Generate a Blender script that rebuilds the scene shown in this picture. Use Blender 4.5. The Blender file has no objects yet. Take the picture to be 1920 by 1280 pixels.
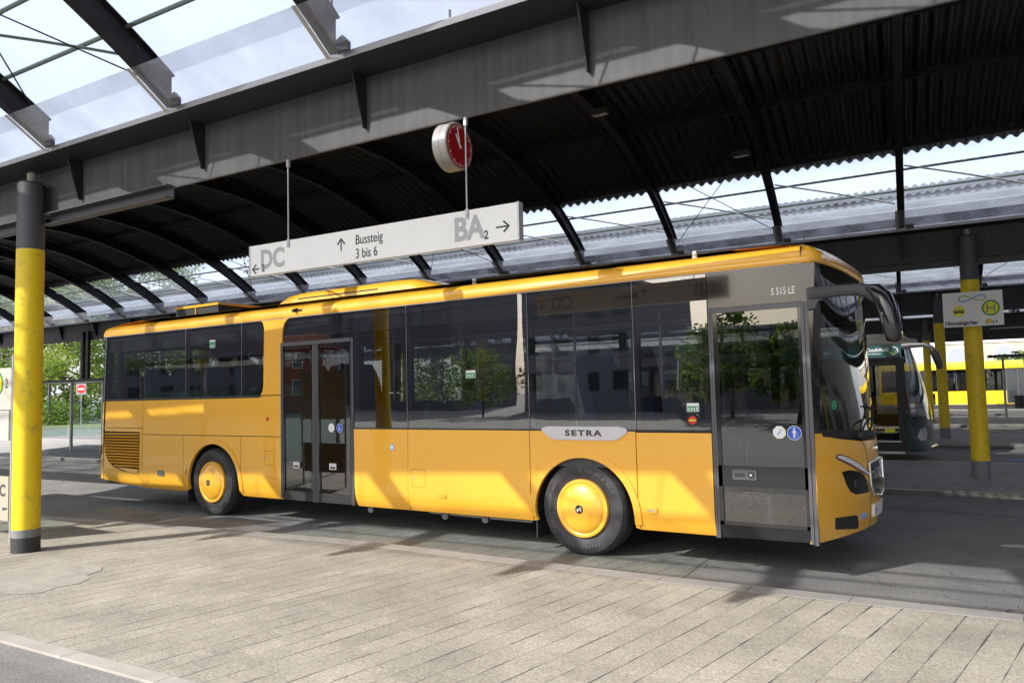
import bpy, bmesh, math, random
from mathutils import Vector, Matrix
R_ = math.radians
random.seed(7)
scene = bpy.context.scene

# ---------------------------------------------------------------- camera, sky, sun
cam_d = bpy.data.cameras.new('camera'); cam = bpy.data.objects.new('camera', cam_d)
scene.collection.objects.link(cam)
cr = Vector((0.8331270, 0.5525809, -0.0235315)); cu = Vector((0.0554082, -0.0410567, 0.9976193)); cf = Vector((-0.5502992, 0.8324474, 0.0648234))
M = Matrix((cr, cu, -cf)).transposed().to_4x4(); M.translation = Vector((4.08232, -7.43199, 1.77110))
cam.matrix_world = M
cam_d.sensor_width = 36; cam_d.lens = 27.363; cam_d.clip_start = .05; cam_d.clip_end = 1000
scene.camera = cam
SUN = Vector((.52, 1.03, -.79)).normalized()
world = bpy.data.worlds.new('World'); scene.world = world; world.use_nodes = True
wn = world.node_tree; sky = wn.nodes.new('ShaderNodeTexSky'); sky.sky_type = 'NISHITA'; sky.sun_disc = False
sky.sun_elevation = math.asin(-SUN.z); sky.sun_rotation = math.atan2(-SUN.x, -SUN.y)
sky.air_density = 1.0; sky.dust_density = 3.0; sky.ozone_density = 1.0
bg = wn.nodes['Background']; bg.inputs[1].default_value = .15
# thin bright high cloud over the blue
stc = wn.nodes.new('ShaderNodeTexCoord'); sno = wn.nodes.new('ShaderNodeTexNoise'); sno.inputs['Scale'].default_value = 2.2; sno.inputs['Detail'].default_value = 6
srm = wn.nodes.new('ShaderNodeMapRange'); srm.inputs[1].default_value = .3; srm.inputs[2].default_value = .7; srm.inputs[3].default_value = .5; srm.inputs[4].default_value = .8
smx = wn.nodes.new('ShaderNodeMix'); smx.data_type = 'RGBA'; smx.inputs[7].default_value = (3.7, 3.85, 4.15, 1)
wn.links.new(stc.outputs['Generated'], sno.inputs[0]); wn.links.new(sno.outputs[0], srm.inputs[0]); wn.links.new(srm.outputs[0], smx.inputs[0])
wn.links.new(sky.outputs[0], smx.inputs[6]); wn.links.new(smx.outputs[2], bg.inputs[0])
sl = bpy.data.lights.new('sun', 'SUN'); sl.energy = 2.9; sl.angle = R_(.5); sl.color = (1, .955, .88)
so = bpy.data.objects.new('sun', sl); scene.collection.objects.link(so)
so.rotation_euler = SUN.to_track_quat('-Z', 'Y').to_euler(); so.location = (-10, -20, 20)
vs = scene.view_settings; vs.view_transform = 'Standard'; vs.look = 'None'; vs.gamma = 1; vs.exposure = 1.45
scene.cycles.use_denoising = True; scene.cycles.transparent_max_bounces = 32
scene.cycles.max_bounces = 10; scene.cycles.caustics_reflective = False; scene.cycles.caustics_refractive = False

# ---------------------------------------------------------------- helpers
COL = scene.collection
def tag(o, label=None, cat=None, group=None, kind=None):
    if label: o['label'] = label
    if cat: o['category'] = cat
    if group: o['group'] = group
    if kind: o['kind'] = kind
    return o
def empty(name, loc=(0, 0, 0), rz=0, label=None, cat=None, group=None):
    o = bpy.data.objects.new(name, None); COL.objects.link(o); o.location = loc; o.rotation_euler.z = rz
    o.empty_display_size = .2
    return tag(o, label, cat, group)
def copy_tree(o, parent=None):
    c = o.copy(); COL.objects.link(c)
    if parent: c.parent = parent
    for ch in list(o.children): copy_tree(ch, c)
    return c

class MB:
    def __init__(s): s.v = []; s.f = []; s.m = []; s.sm = []
    def add(s, vs, fs, mi=0, smooth=False, M=None):
        n = len(s.v)
        s.v += [tuple(M @ Vector(v)) if M else tuple(v) for v in vs]
        for f in fs: s.f.append([n + i for i in f]); s.m.append(mi); s.sm.append(smooth)
        return s
    def box(s, a, b, mi=0, M=None):
        (x0, y0, z0), (x1, y1, z1) = a, b
        x0, x1 = min(x0, x1), max(x0, x1); y0, y1 = min(y0, y1), max(y0, y1); z0, z1 = min(z0, z1), max(z0, z1)
        v = [(x0, y0, z0), (x1, y0, z0), (x1, y1, z0), (x0, y1, z0), (x0, y0, z1), (x1, y0, z1), (x1, y1, z1), (x0, y1, z1)]
        return s.add(v, [(0, 3, 2, 1), (4, 5, 6, 7), (0, 1, 5, 4), (1, 2, 6, 5), (2, 3, 7, 6), (3, 0, 4, 7)], mi, False, M)
    def prism(s, pts, h0, h1, mi=0, M=None, f=None):
        """polygon pts (2D) extruded along third axis; f maps (a,b,h)->3D"""
        f = f or (lambda a, b, h: (a, b, h))
        n = len(pts)
        v = [f(a, b, h0) for a, b in pts] + [f(a, b, h1) for a, b in pts]
        fs = [list(range(n))[::-1], list(range(n, 2 * n))] + [(i, (i + 1) % n, n + (i + 1) % n, n + i) for i in range(n)]
        return s.add(v, fs, mi, False, M)
    def tube(s, pts, r, n=10, mi=0, M=None, cap=True, flat=None):
        pts = [Vector(p) for p in pts]; k = len(pts); rs = r if isinstance(r, (list, tuple)) else [r] * k
        v = []; up = None
        for i, p in enumerate(pts):
            t = (pts[min(i + 1, k - 1)] - pts[max(i - 1, 0)]).normalized()
            if up is None:
                up = Vector((0, 0, 1)) if abs(t.z) < .9 else Vector((1, 0, 0))
            a = t.cross(up).normalized(); b = a.cross(t).normalized(); up = b
            ri = rs[i]; ra, rb = ri if isinstance(ri, (tuple, list)) else (ri, ri)
            for j in range(n):
                th = 2 * math.pi * j / n; c, d = math.cos(th), math.sin(th)
                if flat:
                    c = math.copysign(abs(c) ** flat, c); d = math.copysign(abs(d) ** flat, d)
                v.append(p + a * c * ra + b * d * rb)
        fs = [(i * n + j, i * n + (j + 1) % n, (i + 1) * n + (j + 1) % n, (i + 1) * n + j) for i in range(k - 1) for j in range(n)]
        s.add(v, fs, mi, True, M)
        if cap:
            m = len(s.v) - len(v)
            s.f.append([m + j for j in range(n)][::-1]); s.m.append(mi); s.sm.append(False)
            s.f.append([m + (k - 1) * n + j for j in range(n)]); s.m.append(mi); s.sm.append(False)
        return s
    def lathe(s, prof, n=48, mi=0, M=None, smooth=True):
        """prof (r,h) about Z"""
        k = len(prof); v = []
        for r, h in prof:
            for j in range(n):
                t = 2 * math.pi * j / n; v.append((r * math.cos(t), r * math.sin(t), h))
        fs = [(i * n + j, i * n + (j + 1) % n, (i + 1) * n + (j + 1) % n, (i + 1) * n + j) for i in range(k - 1) for j in range(n)]
        s.add(v, fs, mi, smooth, M)
        m = len(s.v) - len(v)
        if prof[0][0] > 1e-4: s.f.append([m + j for j in range(n)][::-1]); s.m.append(mi); s.sm.append(False)
        if prof[-1][0] > 1e-4: s.f.append([m + (k - 1) * n + j for j in range(n)]); s.m.append(mi); s.sm.append(False)
        return s
    def build(s, name, mats, parent=None, sharp=35):
        me = bpy.data.meshes.new(name); me.from_pydata(s.v, [], s.f)
        mats = mats if isinstance(mats, (list, tuple)) else [mats]
        for m in mats: me.materials.append(m)
        me.polygons.foreach_set('material_index', s.m); me.polygons.foreach_set('use_smooth', s.sm)
        me.validate(); me.update()
        bm = bmesh.new(); bm.from_mesh(me); bmesh.ops.remove_doubles(bm, verts=bm.verts, dist=1e-6)
        bmesh.ops.recalc_face_normals(bm, faces=bm.faces); bm.to_mesh(me); bm.free()
        if any(s.sm): me.set_sharp_from_angle(angle=R_(sharp))
        o = bpy.data.objects.new(name, me); COL.objects.link(o)
        if parent: o.parent = parent
        return o

def skin(name, out, mp, off, th, mat, parent=None, ca=(), cb=(), mb=None, mi=0):
    """thin sheet: outline in a 2D chart, cut along chart lines, mapped on a curved surface and given thickness"""
    bm = bmesh.new()
    bm.faces.new([bm.verts.new((a, b, 0)) for a, b in out])
    for lst, no in ((ca, (1, 0, 0)), (cb, (0, 1, 0))):
        for c in lst:
            bmesh.ops.bisect_plane(bm, geom=bm.verts[:] + bm.edges[:] + bm.faces[:], plane_co=(c * no[0], c * no[1], 0), plane_no=no)
    bmesh.ops.triangulate(bm, faces=[f for f in bm.faces if len(f.verts) > 4])
    bm.verts.index_update(); n = len(bm.verts)
    P = [(v.co.x, v.co.y) for v in bm.verts]
    v = [mp(a, b, off) for a, b in P] + [mp(a, b, off - th) for a, b in P]
    F = [[q.index for q in f.verts] for f in bm.faces]
    E = [tuple(q.index for q in e.verts) for e in bm.edges if len(e.link_faces) == 1]
    bm.free()
    m = mb or MB()
    m.add(v, F + [[n + i for i in f[::-1]] for f in F] + [(a, b, n + b, n + a) for a, b in E], mi, True)
    return m if mb else m.build(name, mat, parent)

def arc(cx, cz, r, a0, a1, n=14):
    return [(cx + r * math.cos(R_(a0 + (a1 - a0) * i / n)), cz + r * math.sin(R_(a0 + (a1 - a0) * i / n))) for i in range(n + 1)]
def rrect(x0, z0, x1, z1, r, n=4):
    return arc(x1 - r, z1 - r, r, 0, 90, n) + arc(x0 + r, z1 - r, r, 90, 180, n) + arc(x0 + r, z0 + r, r, 180, 270, n) + arc(x1 - r, z0 + r, r, 270, 360, n)
def text_geo(s, size, bold=0., sx=1., res=3, align='CENTER', space=1.):
    cu_ = bpy.data.curves.new('t', 'FONT'); cu_.body = s; cu_.size = size; cu_.align_x = align; cu_.align_y = 'CENTER'
    cu_.offset = bold; cu_.extrude = .0015; cu_.resolution_u = res; cu_.space_character = space
    ob = bpy.data.objects.new('t', cu_); COL.objects.link(ob)
    dg = bpy.context.evaluated_depsgraph_get(); me = bpy.data.meshes.new_from_object(ob.evaluated_get(dg))
    v = [(q.co.x * sx, q.co.y, q.co.z) for q in me.vertices]; f = [list(q.vertices) for q in me.polygons]
    bpy.data.objects.remove(ob); bpy.data.curves.remove(cu_); bpy.data.meshes.remove(me)
    return v, f
def put_text(mb, s, size, M, mi=0, **k):
    v, f = text_geo(s, size, **k); mb.add(v, f, mi, False, M); return mb
def frame_M(o, x, y):
    x = Vector(x).normalized(); y = Vector(y).normalized(); z = x.cross(y)
    m = Matrix((x, y, z)).transposed().to_4x4(); m.translation = Vector(o); return m

# ---------------------------------------------------------------- materials
def mat(name, col=(.5, .5, .5), rough=.5, metal=0., coat=0., spec=.5, noise=None, bump=None, streak=None, emit=None):
    m = bpy.data.materials.new(name); m.use_nodes = True; nt = m.node_tree; b = nt.nodes['Principled BSDF']
    b.inputs['Base Color'].default_value = (*col, 1); b.inputs['Roughness'].default_value = rough
    b.inputs['Metallic'].default_value = metal; b.inputs['Coat Weight'].default_value = coat
    b.inputs['Coat Roughness'].default_value = .04; b.inputs['Specular IOR Level'].default_value = spec
    if emit: b.inputs['Emission Color'].default_value = (*emit[:3], 1); b.inputs['Emission Strength'].default_value = emit[3]
    if noise or streak or bump:
        tc = nt.nodes.new('ShaderNodeTexCoord')
    if noise:      # (scale, col2, lo, hi, scalevec)
        mp = nt.nodes.new('ShaderNodeMapping'); mp.inputs['Scale'].default_value = noise[4] if len(noise) > 4 else (1, 1, 1)
        n = nt.nodes.new('ShaderNodeTexNoise'); n.inputs['Scale'].default_value = noise[0]; n.inputs['Detail'].default_value = 6
        n.inputs['Roughness'].default_value = .65
        r = nt.nodes.new('ShaderNodeMapRange'); r.inputs[1].default_value = noise[2]; r.inputs[2].default_value = noise[3]
        mx = nt.nodes.new('ShaderNodeMix'); mx.data_type = 'RGBA'
        mx.inputs[6].default_value = (*col, 1); mx.inputs[7].default_value = (*noise[1], 1)
        nt.links.new(tc.outputs['Object'], mp.inputs[0]); nt.links.new(mp.outputs[0], n.inputs[0])
        nt.links.new(n.outputs[0], r.inputs[0]); nt.links.new(r.outputs[0], mx.inputs[0])
        nt.links.new(mx.outputs[2], b.inputs['Base Color'])
    if bump:       # (scale, strength, dist)
        n = nt.nodes.new('ShaderNodeTexNoise'); n.inputs['Scale'].default_value = bump[0]; n.inputs['Detail'].default_value = 4
        bp = nt.nodes.new('ShaderNodeBump'); bp.inputs['Strength'].default_value = bump[1]; bp.inputs['Distance'].default_value = bump[2]
        nt.links.new(tc.outputs['Object'], n.inputs[0]); nt.links.new(n.outputs[0], bp.inputs['Height'])
        nt.links.new(bp.outputs[0], b.inputs['Normal'])
        if coat: nt.links.new(bp.outputs[0], b.inputs['Coat Normal'])
    return m
def glass(name, tint, ior=1.5, rough=0., trans=0., wave=None, tcol=(.8, .85, .9), noise=0.):
    m = bpy.data.materials.new(name); m.use_nodes = True; nt = m.node_tree; nt.nodes.clear()
    o = nt.nodes.new('ShaderNodeOutputMaterial'); fr = nt.nodes.new('ShaderNodeFresnel'); fr.inputs[0].default_value = ior
    ge = nt.nodes.new('ShaderNodeNewGeometry'); mi_ = nt.nodes.new('ShaderNodeMapRange'); mi_.inputs[3].default_value = ior; mi_.inputs[4].default_value = 1 / ior
    nt.links.new(ge.outputs['Backfacing'], mi_.inputs[0]); nt.links.new(mi_.outputs[0], fr.inputs[0])
    t = nt.nodes.new('ShaderNodeBsdfTransparent'); t.inputs[0].default_value = (*tint, 1)
    g = nt.nodes.new('ShaderNodeBsdfGlossy'); g.inputs['Roughness'].default_value = rough; g.inputs[0].default_value = (.95, .95, .95, 1)
    mx = nt.nodes.new('ShaderNodeMixShader')
    body = t.outputs[0]
    if trans:
        tl = nt.nodes.new('ShaderNodeBsdfTranslucent'); tl.inputs[0].default_value = (*tcol, 1)
        m2 = nt.nodes.new('ShaderNodeMixShader'); m2.inputs[0].default_value = trans
        df = nt.nodes.new('ShaderNodeBsdfDiffuse'); df.inputs[0].default_value = (*tcol, 1); m3 = nt.nodes.new('ShaderNodeMixShader'); m3.inputs[0].default_value = .45
        nt.links.new(tl.outputs[0], m3.inputs[1]); nt.links.new(df.outputs[0], m3.inputs[2])
        nt.links.new(t.outputs[0], m2.inputs[1]); nt.links.new(m3.outputs[0], m2.inputs[2]); body = m2.outputs[0]
        if noise:
            tc = nt.nodes.new('ShaderNodeTexCoord'); n = nt.nodes.new('ShaderNodeTexNoise'); n.inputs['Scale'].default_value = noise
            n.inputs['Detail'].default_value = 5
            r = nt.nodes.new('ShaderNodeMapRange'); r.inputs[1].default_value = .3; r.inputs[2].default_value = .7
            r.inputs[3].default_value = trans * .55; r.inputs[4].default_value = min(1, trans * 1.5)
            nt.links.new(tc.outputs['Object'], n.inputs[0]); nt.links.new(n.outputs[0], r.inputs[0]); nt.links.new(r.outputs[0], m2.inputs[0])
    if wave:
        tc = nt.nodes.new('ShaderNodeTexCoord'); n = nt.nodes.new('ShaderNodeTexNoise'); n.inputs['Scale'].default_value = wave[0]
        n.inputs['Detail'].default_value = 1
        mpn = nt.nodes.new('ShaderNodeMapping'); mpn.inputs['Scale'].default_value = (1, 1, .35)
        bp = nt.nodes.new('ShaderNodeBump'); bp.inputs['Strength'].default_value = wave[1]; bp.inputs['Distance'].default_value = wave[2]
        nt.links.new(tc.outputs['Object'], mpn.inputs[0]); nt.links.new(mpn.outputs[0], n.inputs[0]); nt.links.new(n.outputs[0], bp.inputs['Height'])
        nt.links.new(bp.outputs[0], g.inputs['Normal'])
    nt.links.new(fr.outputs[0], mx.inputs[0]); nt.links.new(body, mx.inputs[1]); nt.links.new(g.outputs[0], mx.inputs[2])
    nt.links.new(mx.outputs[0], o.inputs[0])
    return m

Mt = {}
Mt['yellow'] = mat('bus_yellow', (.90, .455, .035), .33, coat=.7, bump=(1.3, .02, .02))
Mt['black'] = mat('black_gloss', (.012, .012, .014), .12, coat=.5)
Mt['blackm'] = mat('black_matt', (.02, .02, .02), .6)
Mt['void'] = mat('underside', (.01, .01, .01), .9)
Mt['greyframe'] = mat('door_frame_grey', (.10, .10, .112), .42, metal=.3)
Mt['mirrorgrey'] = mat('mirror_arm_grey', (.045, .045, .05), .4)
Mt['silver'] = mat('silver', (.75, .76, .78), .25, metal=.9)
Mt['silverp'] = mat('silver_paint', (.62, .62, .63), .35)
Mt['chrome'] = mat('chrome', (.85, .85, .87), .12, metal=1)
Mt['tyre'] = mat('tyre_rubber', (.028, .028, .03), .62, noise=(9, (.05, .05, .052), .4, .75), bump=(60, .1, .002))
Mt['tyretext'] = mat('tyre_letters', (.12, .12, .125), .5)
Mt['white'] = mat('white_plastic', (.8, .8, .78), .4)
Mt['whitesign'] = mat('sign_white', (.84, .84, .82), .45, noise=(1.6, (.76, .76, .74), .45, .8))
Mt['signgrey'] = mat('sign_grey_letters', (.42, .42, .43), .6)
Mt['signdark'] = mat('sign_dark_letters', (.05, .05, .055), .6)
Mt['red'] = mat('clock_red', (.27, .004, .008), .35)
Mt['redsign'] = mat('sign_red', (.6, .02, .02), .4)
Mt['cream'] = mat('clock_rim', (.32, .31, .28), .45)
Mt['blue'] = mat('sticker_blue', (.02, .10, .55), .4)
Mt['lblue'] = mat('sticker_light_blue', (.25, .42, .72), .4)
Mt['green'] = mat('sticker_green', (.03, .32, .16), .4)
Mt['hgreen'] = mat('stop_green', (.03, .22, .06), .4)
Mt['hyellow'] = mat('stop_yellow', (.78, .74, .02), .4)
Mt['lime'] = mat('lime', (.35, .55, .04), .4)
Mt['teal'] = mat('bus_teal', (.004, .032, .036), .3, coat=.6)
Mt['tealband'] = mat('bus_teal_band', (.02, .085, .085), .3, coat=.5)
Mt['lampdark'] = mat('headlamp', (.004, .004, .005), .25, spec=.3)
Mt['led'] = mat('led_strip', (.8, .8, .82), .2, coat=1)
Mt['orange'] = mat('marker_orange', (.75, .22, .01), .3, coat=1)
Mt['seat'] = mat('seat_cloth', (.02, .028, .07), .85)
Mt['interior'] = mat('interior_grey', (.055, .055, .06), .7)
Mt['ceil'] = mat('interior_ceiling', (.25, .25, .26), .6)
Mt['pole_y'] = mat('column_yellow', (.80, .57, .012), .45, noise=(9, (.45, .35, .06), .54, .74), spec=.4)
Mt['pole_d'] = mat('column_dark', (.075, .075, .085), .5)
Mt['pole_b'] = mat('column_base_black', (.03, .03, .032), .55, noise=(14, (.12, .12, .12), .62, .8))
Mt['pole_g'] = mat('column_base_grey', (.19, .19, .20), .6)
Mt['pin'] = mat('column_pin', (.45, .43, .36), .6, noise=(20, (.2, .18, .14), .45, .7))
Mt['web'] = mat('girder_paint', (.07, .07, .074), .55, noise=(2.2, (.10, .10, .10), .4, .7, (6, 6, .25)), spec=.35)
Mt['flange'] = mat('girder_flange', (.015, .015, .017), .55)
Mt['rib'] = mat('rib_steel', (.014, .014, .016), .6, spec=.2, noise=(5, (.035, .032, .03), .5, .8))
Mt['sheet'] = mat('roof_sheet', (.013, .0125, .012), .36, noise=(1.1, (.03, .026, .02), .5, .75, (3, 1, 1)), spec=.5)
Mt['alu'] = mat('aluminium_trim', (.42, .42, .45), .45, metal=.2)
Mt['lav'] = mat('gutter_flashing', (.33, .33, .40), .35, metal=.3)
Mt['tan'] = mat('clamp_metal', (.45, .42, .38), .5)
Mt['purl'] = mat('glazing_bar', (.11, .14, .13), .45)
Mt['galv'] = mat('galvanised', (.42, .43, .44), .45, metal=.5)
Mt['roofglass'] = glass('roof_glass', (.80, .83, .87), 1.45, .0, .22, tcol=(.85, .88, .95), noise=1.2)
Mt['strip'] = glass('strip_glass', (.78, .80, .84), 1.45, .05, .34, tcol=(.62, .62, .68), noise=2.5)
Mt['busglass'] = glass('bus_glass', (.70, .71, .72), 2.15, 0, wave=(1.5, .08, .05))
Mt['doorglass'] = glass('door_glass', (.42, .43, .44), 2.0, 0, wave=(1.2, .05, .05))
Mt['screen'] = glass('windscreen_glass', (.58, .61, .61), 1.6, 0)
Mt['clear'] = glass('shelter_glass', (.80, .90, .87), 1.5, 0)
Mt['farglass'] = glass('far_bus_glass', (.38, .40, .42), 1.6, 0)
Mt['winfar'] = mat('dark_window', (.03, .035, .04), .08, coat=.5)

def asphalt(name, c1, c2):
    m = mat(name, c1, .85, noise=(1.1, c2, .3, .7)); nt = m.node_tree; b = nt.nodes['Principled BSDF']
    tc = [n for n in nt.nodes if n.type == 'TEX_COORD'][0]; mx = [n for n in nt.nodes if n.type == 'MIX'][0]
    n = nt.nodes.new('ShaderNodeTexNoise'); n.inputs['Scale'].default_value = 60; n.inputs['Detail'].default_value = 4; n.inputs['Roughness'].default_value = .85
    r = nt.nodes.new('ShaderNodeMapRange'); r.inputs[1].default_value = .25; r.inputs[2].default_value = .75; r.inputs[3].default_value = .15; r.inputs[4].default_value = 2.0
    mu = nt.nodes.new('ShaderNodeMix'); mu.data_type = 'RGBA'; mu.blend_type = 'MULTIPLY'; mu.inputs[0].default_value = 1
    bp = nt.nodes.new('ShaderNodeBump'); bp.inputs['Strength'].default_value = .5; bp.inputs['Distance'].default_value = .006
    L = nt.links.new
    L(tc.outputs['Object'], n.inputs[0]); L(n.outputs[0], r.inputs[0]); L(mx.outputs[2], mu.inputs[6]); L(r.outputs[0], mu.inputs[7])
    # cracks and oil stains
    vo = nt.nodes.new('ShaderNodeTexVoronoi'); vo.feature = 'DISTANCE_TO_EDGE'; vo.inputs['Scale'].default_value = .42
    dn = nt.nodes.new('ShaderNodeTexNoise'); dn.inputs['Scale'].default_value = 2.5; dn.inputs['Detail'].default_value = 6
    av = nt.nodes.new('ShaderNodeVectorMath'); av.operation = 'MULTIPLY_ADD'; av.inputs[1].default_value = (.5, .5, .5)
    L(tc.outputs['Object'], dn.inputs[0]); L(dn.outputs['Color'], av.inputs[0]); L(tc.outputs['Object'], av.inputs[2]); L(av.outputs[0], vo.inputs[0])
    cm = nt.nodes.new('ShaderNodeMath'); cm.operation = 'LESS_THAN'; cm.inputs[1].default_value = .0013; L(vo.outputs[0], cm.inputs[0])
    on = nt.nodes.new('ShaderNodeTexNoise'); on.inputs['Scale'].default_value = .9; on.inputs['Detail'].default_value = 3
    om = nt.nodes.new('ShaderNodeMapping'); om.inputs['Scale'].default_value = (.35, 1.3, 1); L(tc.outputs['Object'], om.inputs[0]); L(om.outputs[0], on.inputs[0])
    ob_ = nt.nodes.new('ShaderNodeMapRange'); ob_.inputs[1].default_value = .56; ob_.inputs[2].default_value = .72; ob_.inputs[3].default_value = 1; ob_.inputs[4].default_value = .62; L(on.outputs[0], ob_.inputs[0])
    mc = nt.nodes.new('ShaderNodeMix'); mc.data_type = 'RGBA'; mc.inputs[7].default_value = (.05, .05, .05, 1); L(cm.outputs[0], mc.inputs[0]); L(mu.outputs[2], mc.inputs[6])
    mo = nt.nodes.new('ShaderNodeMix'); mo.data_type = 'RGBA'; mo.blend_type = 'MULTIPLY'; mo.inputs[0].default_value = 1; L(mc.outputs[2], mo.inputs[6]); L(ob_.outputs[0], mo.inputs[7])
    L(mo.outputs[2], b.inputs['Base Color']); L(n.outputs[0], bp.inputs['Height']); L(bp.outputs[0], b.inputs['Normal'])
    return m
Mt['asphalt'] = asphalt('asphalt', (.135, .132, .13), (.21, .205, .195))
Mt['road_sunlit'] = asphalt('asphalt_sunlit', (.27, .26, .25), (.32, .31, .30))  # paler asphalt copy, overexposed sunlight put into its colour

def paving(name, c1, c2, rot, bw=.31, bh=.205, dark=(.06, .055, .05), joint=.0085, stains=True, moss=None):
    m = bpy.data.materials.new(name); m.use_nodes = True; nt = m.node_tree; b = nt.nodes['Principled BSDF']; L = nt.links.new
    tc = nt.nodes.new('ShaderNodeTexCoord'); mp = nt.nodes.new('ShaderNodeMapping'); mp.inputs['Rotation'].default_value = (0, 0, rot)
    L(tc.outputs['Object'], mp.inputs[0])
    br = nt.nodes.new('ShaderNodeTexBrick'); br.inputs['Color1'].default_value = (*c1, 1); br.inputs['Color2'].default_value = (*c2, 1)
    br.inputs['Mortar'].default_value = (*[c * .72 for c in c1], 1); br.inputs['Scale'].default_value = 1; br.inputs['Mortar Size'].default_value = .003
    br.inputs['Mortar Smooth'].default_value = .2; br.inputs['Brick Width'].default_value = bw; br.inputs['Row Height'].default_value = bh
    br.offset = .37; br.offset_frequency = 2; br.squash = .82; br.squash_frequency = 3; br.inputs['Bias'].default_value = -.1
    L(mp.outputs[0], br.inputs[0])
    # long joints: dark, broken up by noise
    sx = nt.nodes.new('ShaderNodeSeparateXYZ'); L(mp.outputs[0], sx.inputs[0])
    md = nt.nodes.new('ShaderNodeMath'); md.operation = 'FLOORED_MODULO'; L(sx.outputs[1], md.inputs[0]); md.inputs[1].default_value = bh
    d = nt.nodes.new('ShaderNodeMath'); d.operation = 'PINGPONG'; L(md.outputs[0], d.inputs[0]); d.inputs[1].default_value = bh / 2
    jn = nt.nodes.new('ShaderNodeTexNoise'); jn.inputs['Scale'].default_value = 3.1; jn.inputs['Detail'].default_value = 7; L(tc.outputs['Object'], jn.inputs[0])
    jr = nt.nodes.new('ShaderNodeMapRange'); L(jn.outputs[0], jr.inputs[0]); jr.inputs[1].default_value = .38; jr.inputs[2].default_value = .68
    jr.inputs[3].default_value = joint * .12; jr.inputs[4].default_value = joint * .95
    lt = nt.nodes.new('ShaderNodeMath'); lt.operation = 'LESS_THAN'; L(d.outputs[0], lt.inputs[0]); L(jr.outputs[0], lt.inputs[1])
    mx = nt.nodes.new('ShaderNodeMix'); mx.data_type = 'RGBA'; mx.inputs[7].default_value = (*dark, 1)
    L(lt.outputs[0], mx.inputs[0]); 
    # large scale dirt
    n1 = nt.nodes.new('ShaderNodeTexNoise'); n1.inputs['Scale'].default_value = .9; n1.inputs['Detail'].default_value = 8; n1.inputs['Roughness'].default_value = .62; L(tc.outputs['Object'], n1.inputs[0])
    r1 = nt.nodes.new('ShaderNodeMapRange'); r1.inputs[1].default_value = .3; r1.inputs[2].default_value = .72; r1.inputs[3].default_value = .74; r1.inputs[4].default_value = 1.2; L(n1.outputs[0], r1.inputs[0])
    m1 = nt.nodes.new('ShaderNodeMix'); m1.data_type = 'RGBA'; m1.blend_type = 'MULTIPLY'; m1.inputs[0].default_value = 1
    L(br.outputs[0], m1.inputs[6]); L(r1.outputs[0], m1.inputs[7])
    n2 = nt.nodes.new('ShaderNodeTexNoise'); n2.inputs['Scale'].default_value = 70; n2.inputs['Detail'].default_value = 2; L(tc.outputs['Object'], n2.inputs[0])
    r2 = nt.nodes.new('ShaderNodeMapRange'); r2.inputs[1].default_value = .25; r2.inputs[2].default_value = .75; r2.inputs[3].default_value = .62; r2.inputs[4].default_value = 1.36; L(n2.outputs[0], r2.inputs[0])
    m2 = nt.nodes.new('ShaderNodeMix'); m2.data_type = 'RGBA'; m2.blend_type = 'MULTIPLY'; m2.inputs[0].default_value = 1
    L(m1.outputs[2], m2.inputs[6]); L(r2.outputs[0], m2.inputs[7])
    last = m2.outputs[2]
    if stains:     # chewing gum and oil spots
        vo = nt.nodes.new('ShaderNodeTexVoronoi'); vo.inputs['Scale'].default_value = 2.6; L(tc.outputs['Object'], vo.inputs[0])
        ck = nt.nodes.new('ShaderNodeSeparateColor'); L(vo.outputs['Color'], ck.inputs[0])
        rr = nt.nodes.new('ShaderNodeMapRange'); rr.inputs[1].default_value = .35; rr.inputs[2].default_value = 1; rr.inputs[3].default_value = 0.; rr.inputs[4].default_value = .075; L(ck.outputs[0], rr.inputs[0])
        wn2 = nt.nodes.new('ShaderNodeTexNoise'); wn2.inputs['Scale'].default_value = 30; L(tc.outputs['Object'], wn2.inputs[0])
        ad = nt.nodes.new('ShaderNodeMath'); ad.operation = 'MULTIPLY_ADD'; L(wn2.outputs[0], ad.inputs[0]); ad.inputs[1].default_value = .08; L(vo.outputs['Distance'], ad.inputs[2])
        l2 = nt.nodes.new('ShaderNodeMath'); l2.operation = 'SUBTRACT'; L(ad.outputs[0], l2.inputs[0]); l2.inputs[1].default_value = .04
        l3 = nt.nodes.new('ShaderNodeMath'); l3.operation = 'LESS_THAN'; L(l2.outputs[0], l3.inputs[0]); L(rr.outputs[0], l3.inputs[1])
        l4 = nt.nodes.new('ShaderNodeMath'); l4.operation = 'MULTIPLY'; L(l3.outputs[0], l4.inputs[0]); l4.inputs[1].default_value = .45
        m3 = nt.nodes.new('ShaderNodeMix'); m3.data_type = 'RGBA'; m3.inputs[7].default_value = (.10, .095, .085, 1)
        L(l4.outputs[0], m3.inputs[0]); L(last, m3.inputs[6]); last = m3.outputs[2]
    L(last, mx.inputs[6]); L(mx.outputs[2], b.inputs['Base Color']); b.inputs['Roughness'].default_value = .75
    bp = nt.nodes.new('ShaderNodeBump'); bp.inputs['Strength'].default_value = .35; bp.inputs['Distance'].default_value = .004
    iv = nt.nodes.new('ShaderNodeMath'); iv.operation = 'MULTIPLY_ADD'; iv.inputs[1].default_value = -1; L(lt.outputs[0], iv.inputs[0]); L(n2.outputs[0], iv.inputs[2])
    L(iv.outputs[0], bp.inputs['Height']); L(bp.outputs[0], b.inputs['Normal'])
    return m
JR = -math.atan2(1.87, .23)     # long joints run along (.12, 1)
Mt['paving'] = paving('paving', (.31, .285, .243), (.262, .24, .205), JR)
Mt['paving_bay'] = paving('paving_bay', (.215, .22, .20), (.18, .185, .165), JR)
Mt['paving_far'] = paving('paving_far', (.24, .235, .23), (.20, .20, .195), JR, .4, .4, stains=False)
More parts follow.
